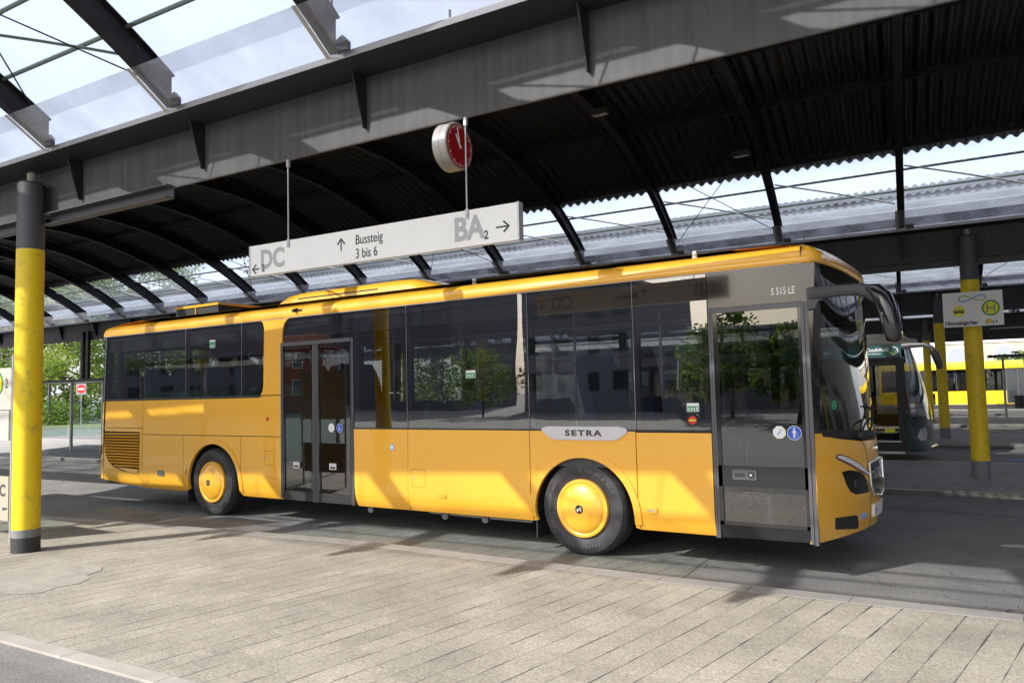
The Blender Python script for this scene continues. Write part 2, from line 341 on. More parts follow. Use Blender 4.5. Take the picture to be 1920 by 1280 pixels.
Mt['kerb'] = mat('kerb_stone', (.36, .34, .315), .75, noise=(2.5, (.28, .26, .235), .35, .7), bump=(70, .3, .003))
Mt['concrete'] = mat('concrete_patch', (.31, .29, .255), .8, noise=(5, (.25, .235, .205), .38, .62), bump=(25, .6, .01))

# ---------------------------------------------------------------- canopy frame of reference
AL = math.atan(.05); EU = Vector((math.cos(AL), math.sin(AL), 0)); EV = Vector((-math.sin(AL), math.cos(AL), 0)); K = .078
def W(u, v, z): p = EU * u + EV * v; return (p.x, p.y, z)
def S(s, v, z): return W(s - K * (v + 2.51), v, z)      # ribs run slightly skew to the girders
WEBV = [-2.51 + 11.12 * i for i in range(5)]
ZB, ZT, ZF = 3.98, 4.545, 4.56; HW = .42
RIBS = [-5.02 + 2.14 * k for k in range(-12, 18)]
U0, U1 = -31.2, 31

# ---------------------------------------------------------------- ground
def sheet(name, pts, z, m, thick=0., kind='structure', z0=None):
    mb = MB()
    if thick: mb.prism(pts, z - thick, z)
    else: mb.add([(x, y, z) for x, y in pts], [list(range(len(pts)))])
    return tag(mb.build(name, m), kind=kind)
sheet('ground', [(-400, -300), (300, -300), (300, 500), (-400, 500)], 0., Mt['asphalt'])
farE = [(-16, -2.9), (-12, -2.15), (-8.53, -1.5), (-7.01, -1.27), (-5.47, -1.07), (-4.02, -.88), (-3.0, -.77), (-1.91, -.72), (-.57, -.73), (1.24, -.73), (2.82, -.67), (3.96, -.62), (14, -.2)]
nearE = [(14, -4.15), (4, -4.45), (-.4, -4.64), (-2.4, -4.73), (-16, -5.3)]
def inset(line, d): return [(x, y + d) for x, y in line]
sheet('pavement', inset(farE, -.205) + inset(nearE, .125), .08, Mt['paving'], .08)
def kerb(line, w, z=.083, name='kerb', seg=1.0):
    mb = MB(); 
    for (x0, y0), (x1, y1) in zip(line, line[1:]):
        L_ = math.hypot(x1 - x0, y1 - y0); n = max(1, round(L_ / seg))
        for i in range(n):
            a = i / n + .003 / L_; b = (i + 1) / n - .003 / L_
            p = [(x0 + (x1 - x0) * a, y0 + (y1 - y0) * a), (x0 + (x1 - x0) * b, y0 + (y1 - y0) * b)]
            q = [p[0], p[1], (p[1][0], p[1][1] + w), (p[0][0], p[0][1] + w)]
            if w < 0: q = q[::-1]
            mb.prism(q, -.02, z)
    return tag(mb.build(name, Mt['kerb']), kind='structure')
sheet('road', [(-60, -30), (40, -30), (40, -3.6), (14, -4.16), (4, -4.455), (-.4, -4.645), (-2.4, -4.735), (-16, -5.305), (-60, -7)], .068, Mt['asphalt'], .06)
kerb(farE, -.20, name='kerb_road_side'); kerb(nearE, .12, name='kerb_camera_side')
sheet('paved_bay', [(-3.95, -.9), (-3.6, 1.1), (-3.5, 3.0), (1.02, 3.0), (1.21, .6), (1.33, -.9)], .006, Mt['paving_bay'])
sheet('concrete_patch', [(-4.74, -3.62), (-4.72, -3.3), (-4.63, -3.06), (-4.4, -3.1), (-4.2, -3.02), (-3.97, -3.0), (-3.8, -3.1), (-3.7, -3.3), (-3.55, -3.34), (-3.42, -3.52), (-3.45, -3.7), (-3.39, -3.86), (-3.5, -4.02), (-3.75, -4.07), (-4.0, -3.98), (-4.2, -4.05), (-4.45, -3.9)], .084, Mt['concrete'])
# far islands
isl = [
    [(-27.5, 9.2), (-26, 7.0), (-22.6, 5.2), (-20, 4.9), (1.98, 6.35), (4.2, 6.5), (14, 7.0), (14, 12.4), (1.25, 11.5), (-15, 10.6)],
    [(-30, 14.5), (1, 16.35), (14, 17.1), (14, 22.4), (-.17, 21.4), (-30, 19.8)],
    [(-30, 25.4), (0, 27.3), (14, 28.2), (14, 33.6), (-1, 32.6), (-30, 31)],
    [(-34, 36.4), (-3, 38.6), (14, 41), (14, 44.5), (-1, 43.6), (-34, 42)]]
for i, P in enumerate(isl):
    sheet('pavement', P, .08, Mt['paving_far'], .1)
    cx = sum(p[0] for p in P) / len(P)
    Q = P + [P[0]]
    mb = MB()
    for (x0, y0), (x1, y1) in zip(Q, Q[1:]):
        d = Vector((x1 - x0, y1 - y0)).normalized(); n = Vector((-d.y, d.x)) * .16
        mb.prism([(x0, y0), (x1, y1), (x1 + n.x, y1 + n.y), (x0 + n.x, y0 + n.y)], .0, .084)
    tag(mb.build('kerb', Mt['kerb']), kind='structure')
sheet('pavement', [(-30, 54.5), (60, 58.5), (60, 64), (-30, 60)], .1, Mt['paving_far'], .1)
sheet('road', [(-120, 12.5), (-27.5, 12.5), (-27.5, 8.2), (-24.5, 6.0), (-24, 4), (-26, -5), (-120, -9)], .004, Mt['road_sunlit'])
grass_m = mat('verge_grass', (.16, .17, .07), .9, noise=(3, (.25, .22, .13), .4, .7))
sheet('verge', [(-120, 26), (-57, 26.5), (-50, 22.0), (-54, 19.0), (-120, 10)], .012, grass_m)
blue_m = mat('blue_road_tint', (.14, .22, .48), .8, noise=(4, (.18, .22, .34), .4, .7))  # plain blue and red colour patches lying on the asphalt
red_m = mat('red_road_tint', (.24, .11, .10), .85, noise=(3, (.12, .10, .10), .4, .6))
sheet('blue_road_patch', [(-11.9, 1.55), (-10.6, 2.4), (-7.2, 3.6), (-8.8, 2.3)], .008, blue_m)
sheet('red_road_patch', [(-9.5, .35), (-8.9, .85), (-6.9, 1.35), (-7.3, .75)], .008, red_m)
sheet('blue_road_patch', [(3.9, 12.6), (3.5, 13.2), (4.6, 13.9), (6, 13.4), (5.5, 12.7)], .008, blue_m)

# ---------------------------------------------------------------- girders
def girder(v, near):
    g = empty('roof_girder', W(0, v, 0), AL)
    L = lambda u, dv, z: (u, dv, z)      # local: x along girder, y across
    m = MB(); m.box((U0, -.012, ZB), (U1, .012, ZT)); m.build('web', Mt['web'], g)
    m = MB(); m.box((U0, -HW, ZT), (U1, HW, ZT + .022)); m.build('flange', Mt['flange'], g)
    m = MB(); m.box((U0, -HW - .006, ZT - .004), (U1, -HW, ZT + .05)); m.box((U0, HW, ZT - .004), (U1, HW + .006, ZT + .05)); m.build('edge_trim', Mt['alu'], g)
    for s in RIBS:
        u = s - K * (v + 2.51)
        if u < U0 + .5 or u > U1 - .2: continue
        m = MB()
        for sg in (-1, 1):
            m.prism([(sg * .013, ZT - .001), (sg * .19, ZT - .001), (sg * .06, ZB + .11), (sg * .013, ZB + .11)], u - .008, u + .008, f=lambda a, b, h: (h, a, b))
        m.build('stiffener', Mt['flange'], g)
    return g
glab = ['sunlit grey steel girder nearest the camera, carrying the hanging platform sign',
        'grey steel girder directly behind the orange bus roof',
        'second grey girder beyond the bus, above the dark green bus',
        'third grey girder beyond the bus, seen in the gap on the right',
        'last grey girder at the far edge of the bus station roof']
for i, v in enumerate(WEBV):
    tag(girder(v, i == 0), glab[i], 'girder', 'steel girders of the bus station roof')

# edge channels beside the columns
colS = [-5.79, 4.58, -16.16, -26.5, 14.95]
def column(s, v, label, dark_base, H=4.37, full=True):
    x, y, _ = S(s, v - .18, 0)
    c = empty('canopy_column', (x, y, .08), AL, label, 'column', 'yellow columns carrying the canopy')
    r = .146
    zb = .17 if dark_base else .0
    if dark_base:
        MB().lathe([(r + .004, 0), (r + .004, .17), (r, .17)], 40).build('base_sleeve', Mt['pole_b'], c)
    MB().lathe([(r + .002, zb), (r + .002, .26 if dark_base else .30)], 40).build('base_band', Mt['pole_g'], c)
    MB().lathe([(r, .26 if dark_base else .30), (r, 3.49)], 48).build('shaft', Mt['pole_y'], c)
    MB().lathe([(r - .001, 3.49), (r - .001, 4.27), (r - .02, 4.29)], 40).build('upper_sleeve', Mt['pole_d'], c)
    m = MB(); m.lathe([(.05, 4.29), (.05, 4.40), (.03, 4.42)], 20); m.build('top_pin', Mt['pin'], c)
    m = MB()
    for sg in (-1, 1):
        a, b = (.12, 2.42) if sg > 0 else (-2.42, -.12)
        m.box((a, .06, ZB - .20), (b, .17, ZB - .185)); m.box((a, .06, ZB - .075), (b, .16, ZB - .06)); m.box((a, .155, ZB - .19), (b, .17, ZB - .07))
    m.build('edge_channel', Mt['pole_d'], c)
    return c
rowname = ['near', 'first far', 'second far', 'third far']
labs = {(0, 0): 'yellow column with black base at the left edge, in front of the sunlit girder',
        (1, 1): 'yellow column with grey base carrying the white Himmelsgarten sign',
        (1, 2): 'yellow column with grey base just left of the Himmelsgarten sign',
        (1, 3): 'thin distant yellow column behind the green bus mirror',
        (0, 1): 'yellow column standing behind the middle of the orange bus',
        (0, 2): 'yellow column two rows behind the orange bus',
        (0, 3): 'yellow column three rows behind the orange bus',
        (2, 1): 'yellow column behind the rear windows of the orange bus',
        (2, 2): 'yellow column far behind the centre of the bus',
        (3, 2): 'distant yellow column behind the rear of the bus'}
labs[(4, 1)] = 'yellow column outside the right edge, next after the Himmelsgarten column'
for (a, b), l in labs.items():
    column(colS[a], WEBV[b], l, b == 0)

# ---------------------------------------------------------------- vaulted roofs
HS = 5.14; RR = 9.40; ZS = 4.60
def zarc(x, d=0.): return ZS + math.sqrt((RR + d) ** 2 - x * x) - math.sqrt(RR ** 2 - HS ** 2)
def vault(c, v0, v1, op0, op1, ribs, label, s0, s1, rods=True):
    """c: centre line; v0,v1 extent; op0,op1 extent of the opaque corrugated sheet (relative x)"""
    g = empty('vaulted_roof', (0, 0, 0), 0, label, 'roof', 'vaulted roof bays of the bus station')
    def P(s, x, z): return S(s, c + x, z)
    N = 22
    xs = [v0 + (v1 - v0) * i / N for i in range(N + 1)]
    prof = [(-.06, 0), (.06, 0), (.06, .014), (.006, .014), (.006, .246), (.05, .246), (.05, .26), (-.05, .26), (-.05, .246), (-.006, .246), (-.006, .014), (-.06, .014)]
    for s in ribs:
        m = MB(); n = len(prof); vv = []
        for x in xs:
            for ds, d in prof: vv.append(P(s + ds, x, zarc(x, d)))
        m.add(vv, [(i * n + j, i * n + (j + 1) % n, (i + 1) * n + (j + 1) % n, (i + 1) * n + j) for i in range(N) for j in range(n)], 0, True)
        m.add([vv[j] for j in range(n)], [list(range(n))]); m.add([vv[N * n + j] for j in range(n)], [list(range(n))])
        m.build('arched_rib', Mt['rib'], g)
    # opaque corrugated sheet
    if op1 > op0:
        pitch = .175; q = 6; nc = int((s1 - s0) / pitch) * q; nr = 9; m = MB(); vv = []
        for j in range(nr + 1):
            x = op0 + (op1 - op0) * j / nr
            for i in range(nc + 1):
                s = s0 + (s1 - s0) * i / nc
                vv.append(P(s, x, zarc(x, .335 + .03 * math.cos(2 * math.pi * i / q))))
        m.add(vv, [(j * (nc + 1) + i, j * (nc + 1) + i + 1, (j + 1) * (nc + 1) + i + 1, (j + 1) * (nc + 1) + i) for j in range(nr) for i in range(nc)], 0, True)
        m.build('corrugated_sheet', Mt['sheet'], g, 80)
        m = MB()
        k = op0 + .05
        n = max(1, round((op1 - op0 - .6) / 1.8)); ins = .34 if op1 - op0 > 3 else .05
        for j in range(n + 1):
            x = op0 + ins + (op1 - op0 - 2 * ins) * j / n
            za, zb_ = zarc(x, .20), zarc(x, .30)
            a, b, c_, d_ = P(s0, x - .035, za), P(s1, x - .035, za), P(s1, x + .035, za), P(s0, x + .035, za)
            m.add([a, b, c_, d_] + [(p[0], p[1], p[2] + .1) for p in (a, b, c_, d_)], [(0, 3, 2, 1), (4, 5, 6, 7), (0, 1, 5, 4), (1, 2, 6, 5), (2, 3, 7, 6), (3, 0, 4, 7)])
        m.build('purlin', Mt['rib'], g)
        if op1 - op0 < 3:  # unseen strips added to straighten the scalloped shadow of the sheet edges
            for x in (op0, op1):
                m = MB(); a, b, c_, d_ = P(s0, x - .05, zarc(x, .29)), P(s1, x - .05, zarc(x, .29)), P(s1, x + .05, zarc(x, .29)), P(s0, x + .05, zarc(x, .29))
                m.add([a, b, c_, d_] + [(p[0], p[1], p[2] + .1) for p in (a, b, c_, d_)], [(0, 3, 2, 1), (4, 5, 6, 7), (0, 1, 5, 4), (1, 2, 6, 5), (2, 3, 7, 6), (3, 0, 4, 7)]); m.build('shadow_edge_strip', Mt['rib'], g)
    # glazing
    for a, b in ((v0, op0 + .12), (op1 - .12, v1)):
        if b - a < .3: continue
        n = 5; m = MB(); vv = []
        for j in range(n + 1):
            x = a + (b - a) * j / n
            vv += [P(s0, x, zarc(x, .285)), P(s1, x, zarc(x, .285))]
        m.add(vv, [(2 * j, 2 * j + 1, 2 * j + 3, 2 * j + 2) for j in range(n)], 0, True)
        m.build('glazing', Mt['roofglass'], g)
        m = MB(); L_ = b - a
        for t in ((.36, .72) if L_ < 2 else [.5 * i / L_ for i in range(1, int(L_ / .5))]):
            x = a + L_ * t if a < 0 and v0 == a else b - L_ * t
            z = zarc(x, .25)
            m.tube([P(s0, x, z), P(s1, x, z)], .022, 6)
        m.build('glazing_bar', Mt['purl'], g)
        # flat diagonal straps under the glass, one per bay
        m = MB(); sgn = -1 if abs(a - v0) < 1e-6 and a < 0 else 1
        e = a if sgn < 0 else b
        if abs(abs(e) - HS) < .01:
            for s in ribs[:-1]:
                x0, x1 = e - sgn * .28, e - sgn * 1.15
                pts = []
                for k2 in range(5):
                    t = k2 / 4; x = x0 + (x1 - x0) * t
                    pts.append(P(s + 2.14 * (1 - t) * .92 + .08, x, zarc(x, .20)))
                m.tube(pts, [(.03, .012)] * 5, 6)
            m.build('brace_strap', Mt['white'] if sgn > 0 and c > -4 else Mt['purl'], g)
            # clear strip along the rib feet
            m = MB(); vv = []
            x0, x1 = e, e - sgn * .42
            m.add([P(s0, x0, zarc(x0, -.012)), P(s1, x0, zarc(x0, -.012)), P(s1, x1, zarc(x1, -.012)), P(s0, x1, zarc(x1, -.012))], [(0, 1, 2, 3)])
            m.build('clear_drip_strip', Mt['strip'], g)
            m = MB()
            for s in ribs:
                for ds in (-.075,):
                    xa, xb = e - sgn * .0, e - sgn * .43
                    pa, pb = Vector(P(s + ds, xa, zarc(xa, -.02))), Vector(P(s + ds, xb, zarc(xb, -.02)))
                    m.tube([pa, pb], [(.022, .008)] * 2, 4)
            m.build('clamp_strip', Mt['tan'], g)
            m = MB()
            for s in ribs:
                x0, x1 = e, e - sgn * .12
                m.prism([(0, 0), (.13, 0), (.13, .07), (.07, .13), (0, .10)], 0, .04, f=lambda a_, b_, h, s=s, x0=x0, sgn=sgn: P(s + .07 + a_, x0 - sgn * (.04 + h), ZT + .022 + b_))
            m.build('rib_foot_plate', Mt['pole_d'], g)
    # crossed tie rods in every third bay
    if rods:
        m = MB()
        for i, s in enumerate(ribs[:-1]):
            if i % 3 != 2 and not (c < -4 and i % 2 == 1): continue
            for a, b in ((v0 + .1, v0 + 2.6), (v0 + 2.6, v0 + 5.1), (v1 - 5.1, v1 - 2.6), (v1 - 2.6, v1 - .1)):
                if a < v0 - .01 or b > v1 + .01: continue
                for fl in (0, 1):
                    xa, xb = (a, b) if fl else (b, a)
                    m.tube([P(s + .06, xa, zarc(xa, .12)), P(s + 2.08, xb, zarc(xb, .12))], .008, 5)
        m.build('tie_rod', Mt['rib'], g)
    return g
vl = ['dark corrugated vaulted roof bay above the orange bus, glazed along both edges',
      'second vaulted roof bay behind the bus, its wavy sheet edge seen through the glazing',
      'third vaulted roof bay beyond the green bus', 'farthest vaulted roof bay before the yellow bus']
near = RIBS[7:]
vault(-8.07, -.95, HS, 1.25, 2.5, near, 'half-vault with glass panes and dark ribs over the camera, top left', RIBS[7] - .3, RIBS[-1] + .8)
for i in range(4):
    ce = (WEBV[i] + WEBV[i + 1]) / 2
    vault(ce, -HS, HS, -3.9, 3.9, RIBS, vl[i], RIBS[0] - .3, RIBS[-1] + .8, rods=i < 2)

# ---------------------------------------------------------------- hanging sign, clock, lamps
def hang_sign():
    g = empty('platform_sign', W(-.71, -2.51, 3.075), AL, 'long white hanging sign reading DC, Bussteig 3 bis 6, BA', 'sign')
    g.scale = (.965, .965, .965)
    m = MB(); m.box((-1.535, -.03, -.15), (1.535, .03, .15)); m.build('board', Mt['whitesign'], g)
    MB().box((1.535, -.034, -.154), (1.55, .034, .154)).build('end_cap', Mt['galv'], g); MB().box((-1.55, -.034, -.154), (-1.535, .034, .154)).build('end_cap', Mt['galv'], g)
    F = frame_M((0, -.031, 0), (1, 0, 0), (0, 0, 1)); B = frame_M((0, .031, 0), (-1, 0, 0), (0, 0, 1))
    def T(x, z, M): return M @ Matrix.Translation((x, z, 0))
    def arrow(mb, x, z, ang, M, L_=.13, w=.013):
        A = T(x, z, M) @ Matrix.Rotation(R_(ang), 4, 'Z')
        mb.prism([(-L_ / 2, -w / 2), (L_ / 2 - .01, -w / 2), (L_ / 2 - .01, w / 2), (-L_ / 2, w / 2)], 0, .002, M=A)
        for sg in (-1, 1):
            mb.prism([(L_ / 2, 0), (L_ / 2 - .055, sg * .05), (L_ / 2 - .066, sg * .038), (L_ / 2 - .018, 0)][::sg], 0, .002, M=A)
    for M, (l, mid, r) in ((F, ('DC', 'Bussteig\n3 bis 6', 'BA')), (B, ('AB', 'Bussteig 1', 'CD'))):
        for t, sz, x, z, mt, kw in ((l, .255, -1.225, -.01, 'signgrey', dict(bold=.009, sx=.90)), (r, .27, 1.07, -.01, 'signgrey', dict(bold=.009, sx=.90)), (mid.split('\n')[0], .125, .0, .045 if '\n' in mid else 0, 'signdark', dict(sx=.78)), (mid.split('\n')[-1] if '\n' in mid else '', .125, -.03, -.08, 'signdark', dict(sx=.78)),
                                     ('2', .10, -1.35, -.085, 'signdark', dict(bold=.002, sx=.85)), ('2', .10, 1.24, -.08, 'signdark', dict(bold=.002, sx=.85))):
            if t: put_text(MB(), t, sz, T(x, z, M) @ Matrix.Translation((0, 0, .0 if mt == 'signgrey' else .001)), **kw).build('lettering', Mt[mt], g)
        for x, z, an, L_ in ((-1.46, -.085, 180, .1), (1.40, -.03, 0, .13), (-.33, .03, 90, .12)):
            q = MB(); arrow(q, x, z, an, M, L_); q.build('arrow', Mt['signdark'], g)
    for x in (-1.0, 1.06):
        m = MB(); m.tube([(x, -.035, .12), (x, -.035, .88)], .007, 8); m.build('hanger_rod', Mt['galv'], g)
        m = MB(); m.box((x - .014, -.042, .08), (x + .014, -.031, .16)); m.box((x - .014, -.045, .86), (x + .014, -.02, .93)); m.tube([(x, -.05, .11), (x, -.04, .11)], .008, 8); m.build('hanger_bracket', Mt['alu'], g)
hang_sign()
def clock():
    g = empty('platform_clock', (-.93, -.92, 4.40), AL, 'round hanging clock with red dial and cream rim', 'clock')
    A = frame_M((0, 0, 0), (0, 1, 0), (0, 0, 1))      # local z -> +x
    MB().lathe([(.245, -.09), (.255, -.08), (.255, -.002), (.25, 0), (.255, .002), (.255, .08), (.245, .09)], 48, M=A).build('rim', Mt['cream'], g)
    for sg in (1, -1):
        B = A @ Matrix.Rotation(0 if sg > 0 else math.pi, 4, 'Y')
        m = MB(); m.lathe([(.235, .088), (.235, .093), (.001, .094)], 48, M=B); m.build('dial', Mt['red'], g)
        m = MB()
        for k in range(60):
            a = R_(6 * k); l, w = (.035, .004) if k % 5 == 0 else (.016, .0022)
            C_ = B @ Matrix.Rotation(a, 4, 'Z') @ Matrix.Translation((0, .222 - l / 2, .096))
            m.box((-w, -l / 2, 0), (w, l / 2, .001), M=C_)
        m.build('minute_marks', Mt['white'], g)
        m = MB()
        for a, l, w in ((R_(34), .135, .015), (R_(14), .20, .011)):
            C_ = B @ Matrix.Rotation(a if sg > 0 else a, 4, 'Z') @ Matrix.Translation((0, 0, .099))
            m.prism([(-w, -.03), (w, -.03), (w * .7, l), (-w * .7, l)], 0, .002, M=C_)
        m.lathe([(.012, .098), (.012, .104)], 16, M=B)
        m.build('hands', Mt['white'], g)
    m = MB(); m.tube([(0, 0, .25), (0, 0, 1.52)], .014, 8); m.build('hanger_rod', Mt['rib'], g)
clock()
def roof_lamp(u, v, z, label):
    g = empty('roof_lamp', W(u, v, z), AL, label, 'lamp', 'small lamps under the roof')
    MB().box((-.14, -.06, 0), (.14, .06, .09)).build('housing', Mt['blackm'], g)
    MB().box((-.11, -.045, -.006), (.11, .045, -.001)).build('diffuser', Mt['alu'], g)
    MB().tube([(0, 0, .09), (0, 0, .5)], .012, 6).build('hanger_rod', Mt['rib'], g)
roof_lamp(-.99, 3.1, 5.95, 'small roof lamp under the dark vault, between girder and clock level')
roof_lamp(.55, 5.4, 5.62, 'second small roof lamp, lower right in the dark vault')

# ---------------------------------------------------------------- wheels
def wheel(parent, x, y, z, r=.518, w=.29, side=-1, cap_m=None, text=True, capr=.30):
    """side -1: outer face looks to -y"""
    A = frame_M((x, y, z), (1, 0, 0), (0, 0, 1)) if side < 0 else frame_M((x, y, z), (-1, 0, 0), (0, 0, 1))
    # local z = outward
    s = r
    prof = [(.30, -.03), (.315, -.002), (.345, .004), (.37, .018), (.43, .024), (.462, .016), (.478, .012), (.48, .004), (.497, -.012), (.512, -.04), (s, -.07)]
    for g_ in (-.105, -.15, -.195): prof += [(s, g_ + .007), (s - .014, g_ + .005), (s - .014, g_ - .005), (s, g_ - .007)]
    prof += [(s, -w + .05), (.50, -w), (.30, -w + .02)]
    m = MB(); m.lathe(prof, 72, M=A)
    o = m.build('wheel', Mt['tyre'], parent, 30)
    c = capr
    m = MB(); m.lathe([(c + .012, -.03), (c + .014, .012), (c + .006, .03), (c - .02, .036), (c - .030, .03), (c - .034, .028), (c - .045, .040), (c - .08, .058), (c - .16, .078), (.05, .088), (.045, .088)], 64, M=A)
    h = m.build('hub_cap', cap_m or Mt['yellow'], o, 50)
    m = MB(); m.lathe([(.045, .086), (.045, .092), (.036, .094), (.001, .094)], 24, M=A); m.build('hub_emblem_disc', Mt['black'], o)
    m = MB()
    C_ = A @ Matrix.Translation((0, 0, .0955))
    for pts in ([(-.026, -.02), (-.012, -.024), (.004, .0), (-.004, .012), (-.012, .0), (-.02, .012)], [(.006, .024), (.014, .0), (.008, -.006), (.026, -.024), (.03, -.01), (.022, .0), (.026, .02)]):
        m.prism(pts, 0, .001, M=C_)
    m.build('hub_emblem', Mt['chrome'], o)
    if text:
        m = MB()
        for word, a0, rr_, st in (('Continental', -52, .405, 5.6), ('Conti Coach HA3', 212, .405, 5.0), ('A 295/80 R 22.5', 100, .41, 4.6)):
            for i, ch in enumerate(word):
                if ch == ' ': continue
                if a0 == -52: a = -118 + st * i; rot = a + 90; 
                elif a0 == 212: a = 212 - st * i; rot = a - 90
                else: a = 92 - st * i; rot = a - 90
                C_ = A @ Matrix.Rotation(R_(a), 4, 'Z') @ Matrix.Translation((rr_, 0, .0235)) @ Matrix.Rotation(R_(rot - a), 4, 'Z')
                put_text(m, ch, .05, C_, bold=.001)
        m.build('tyre_lettering', Mt['tyretext'], o)
    return o

# ---------------------------------------------------------------- the orange-yellow bus
BW = 2.55
def fz(z):
    P = [(.30, .075), (.34, .055), (.38, .034), (.43, .017), (.50, .006), (.60, 0), (9, 0)]
    for (a, p), (b, q) in zip(P, P[1:]):
        if z <= b: return p + (q - p) * max(0, (z - a)) / (b - a)
    return 0
ZC = [.34, .38, .43, .50, .60]
def side(a, b, o): return (a, fz(b) - o, b)
def fside(a, b, o): return (a, BW - fz(b) + o, b)
def FX(y, z):
    t = abs(1 - y / 1.275); k = min(max((z - 1.3) / 1.6, 0), 1)
    x = (2.72 - .12 * k) - (.32 - .23 * k) * t ** (1.8 + 1.2 * k)
    if z < 1.33: x += .035 * math.sin(math.pi * max(0, z - .33))
    if z < .45: x -= (.45 - z) * .15
    return x
def front(a, b, o): return (FX(a, b) + o, a, b)
YC = [.02, .06, .12, .2, .3, .4, .5, .6, .7, .8, .9, 1.0, 1.1, 1.2, 1.275, 1.35, 1.45, 1.55, 1.65, 1.75, 1.85, 1.95, 2.05, 2.15, 2.25, 2.35, 2.43, 2.49, 2.53]
bus = empty('coach_bus', (-3.4, 0, 0), 0, 'large orange-yellow regional bus with dark windows, parked under the canopy', 'bus')
holder = bpy.data.objects.new('x', None)   # parts are modelled in world coordinates, then shifted under the bus
class Part:
    pass
def adopt(objs, root):
    for o in objs:
        if o.parent is None:
            o.parent = root; o.location = o.location - root.location
before = set(bpy.data.objects)
Y = Mt['yellow']
def Pn(out, name='side_panel', m=None, off=0, th=.03, label=None, mp=side, cb=ZC, ca=()):
    o = skin(name, out, mp, off, th, m or Y, None, ca, cb)
    if label: o['label'] = label
    return o
g_ = .004
for mp in (side, fside):
    Pn([(-9.42, 1.325), (-8.222, 1.325), (-8.222, 1.775), (-9.42, 1.775)], mp=mp)
    Pn([(-8.213, 1.222), (-4.80, 1.222), (-4.80, 1.80), (-5.2, 1.80), (-5.3, 1.775), (-8.213, 1.775)], mp=mp)
    Pn([(-9.42, .43), (-9.15, .405), (-8.254, .34), (-8.243, .5), (-8.225, 1.315), (-9.42, 1.315)], mp=mp)
    Pn([(-8.243, .335), (-7.104, .335), (-7.104, 1.212), (-8.215, 1.212)], mp=mp)
    a = arc(-6.34, .47, .62, 188, -8, 28)
    Pn([(-7.094, .335)] + a + [(-5.699, .335), (-5.692, 1.212), (-7.094, 1.212)], mp=mp, name='wheel_arch_panel')
    Pn([(-5.688, .335), (-4.80, .335), (-4.80, 1.212), (-5.682, 1.212)], mp=mp)
    a = arc(.03, .45, .60, 190, -10, 28)
    Pn([(-.622, .33)] + a + [(.668, .33), (.668, 1.335), (-.622, 1.335)], mp=mp, name='wheel_arch_panel')
    Pn([(.678, .33), (1.475, .33), (1.475, 1.325), (.678, 1.325)], mp=mp)
    Pn([(-3.355, .33), (-2.445, .33), (-2.437, .5), (-2.432, 1.335), (-3.36, 1.335)], mp=mp)
    Pn([(-2.435, .33), (-.634, .33), (-.63, 1.335), (-2.424, 1.335)], mp=mp)
    for cx, cz_, rr_ in ((-6.34, .47, .62), (.03, .45, .60)):
        a0, a1 = 186, -6
        Pn(arc(cx, cz_, rr_ + .075, a0, a1, 28) + arc(cx, cz_, rr_, a1, a0, 28), 'wheel_arch_trim', off=.014, th=.03, mp=mp)
        m = MB(); n = 24; vv = []
        for i in range(n + 1):
            t = R_(-3 + 186 * i / n)
            sgn = 1 if mp is side else -1; y0 = .03 if mp is side else BW - .03
            vv += [(cx + (rr_ + .01) * math.cos(t), y0, cz_ + (rr_ + .01) * math.sin(t)), (cx + (rr_ + .01) * math.cos(t), y0 + sgn * .62, cz_ + (rr_ + .01) * math.sin(t))]
        m.add(vv, [(2 * i, 2 * i + 1, 2 * i + 3, 2 * i + 2) for i in range(n)]); m.build('wheel_arch_liner', Mt['void'])
# far side: where the near side has doors the far side has a plain panel
Pn([(-4.79, .33), (-3.365, .33), (-3.365, 1.335), (-4.79, 1.335)], mp=fside); Pn([(1.485, .33), (2.39, .33), (2.39, 1.325), (1.485, 1.325)], mp=fside)
# pillar between the rear windows and the door
pil = [(-5.235, 2.895), (-5.175, 2.86), (-5.15, 2.78), (-5.172, 1.95), (-5.195, 1.86), (-5.24, 1.812), (-4.80, 1.812), (-4.765, 2.55), (-4.755, 2.72), (-4.72, 2.82), (-4.66, 2.875), (-4.59, 2.895)]
Pn(pil, 'window_pillar'); Pn(pil, 'window_pillar', mp=fside)
# roof: rings of the plan outline
def outline(z, d):
    k = min(max((z - 1.3) / 1.6, 0), 1)
    P = []
    for i in range(1, 30):
        y = BW * i / 30; P.append((FX(y, min(z, 2.9)), y))
    P += [(2.45, BW), (2.35, BW)]
    for x in (1.5, 0, -3, -6, -8.5, -9.2): P.append((x, BW))
    xr = -9.53
    P += [(xr + .14 - .14 * math.sin(R_(t)), BW - .14 + .14 * math.cos(R_(t))) for t in (0, 22, 45, 67, 90)]
    P += [(xr, BW / 2)]
    P += [(xr + .14 - .14 * math.cos(R_(t)), .14 - .14 * math.sin(R_(t))) for t in (0, 22, 45, 67, 90)]
    for x in (-9.2, -8.5, -6, -3, 0, 1.5): P.append((x, 0))
    P += [(2.35, 0), (2.46, 0.0)]
    n = len(P); out = []
    for i in range(n):
        a, b, c = Vector(P[i - 1]), Vector(P[i]), Vector(P[(i + 1) % n])
        t = ((b - a).normalized() + (c - b).normalized()).normalized()
        out.append((b.x - t.y * d, b.y + t.x * d, z))
    return out
m = MB()
rings = [(.012, 2.895), (-.004, 2.905), (-.006, 2.94), (.003, 2.985), (.022, 3.02), (.06, 3.052), (.12, 3.078), (.22, 3.098), (.45, 3.125), (.9, 3.15)]
vv = []
for d, z in rings: vv += outline(z, d)
n = len(vv) // len(rings)
m.add(vv, [(i * n + j, i * n + (j + 1) % n, (i + 1) * n + (j + 1) % n, (i + 1) * n + j) for i in range(len(rings) - 1) for j in range(n)] + [[(len(rings) - 1) * n + j for j in range(n)]], 0, True)
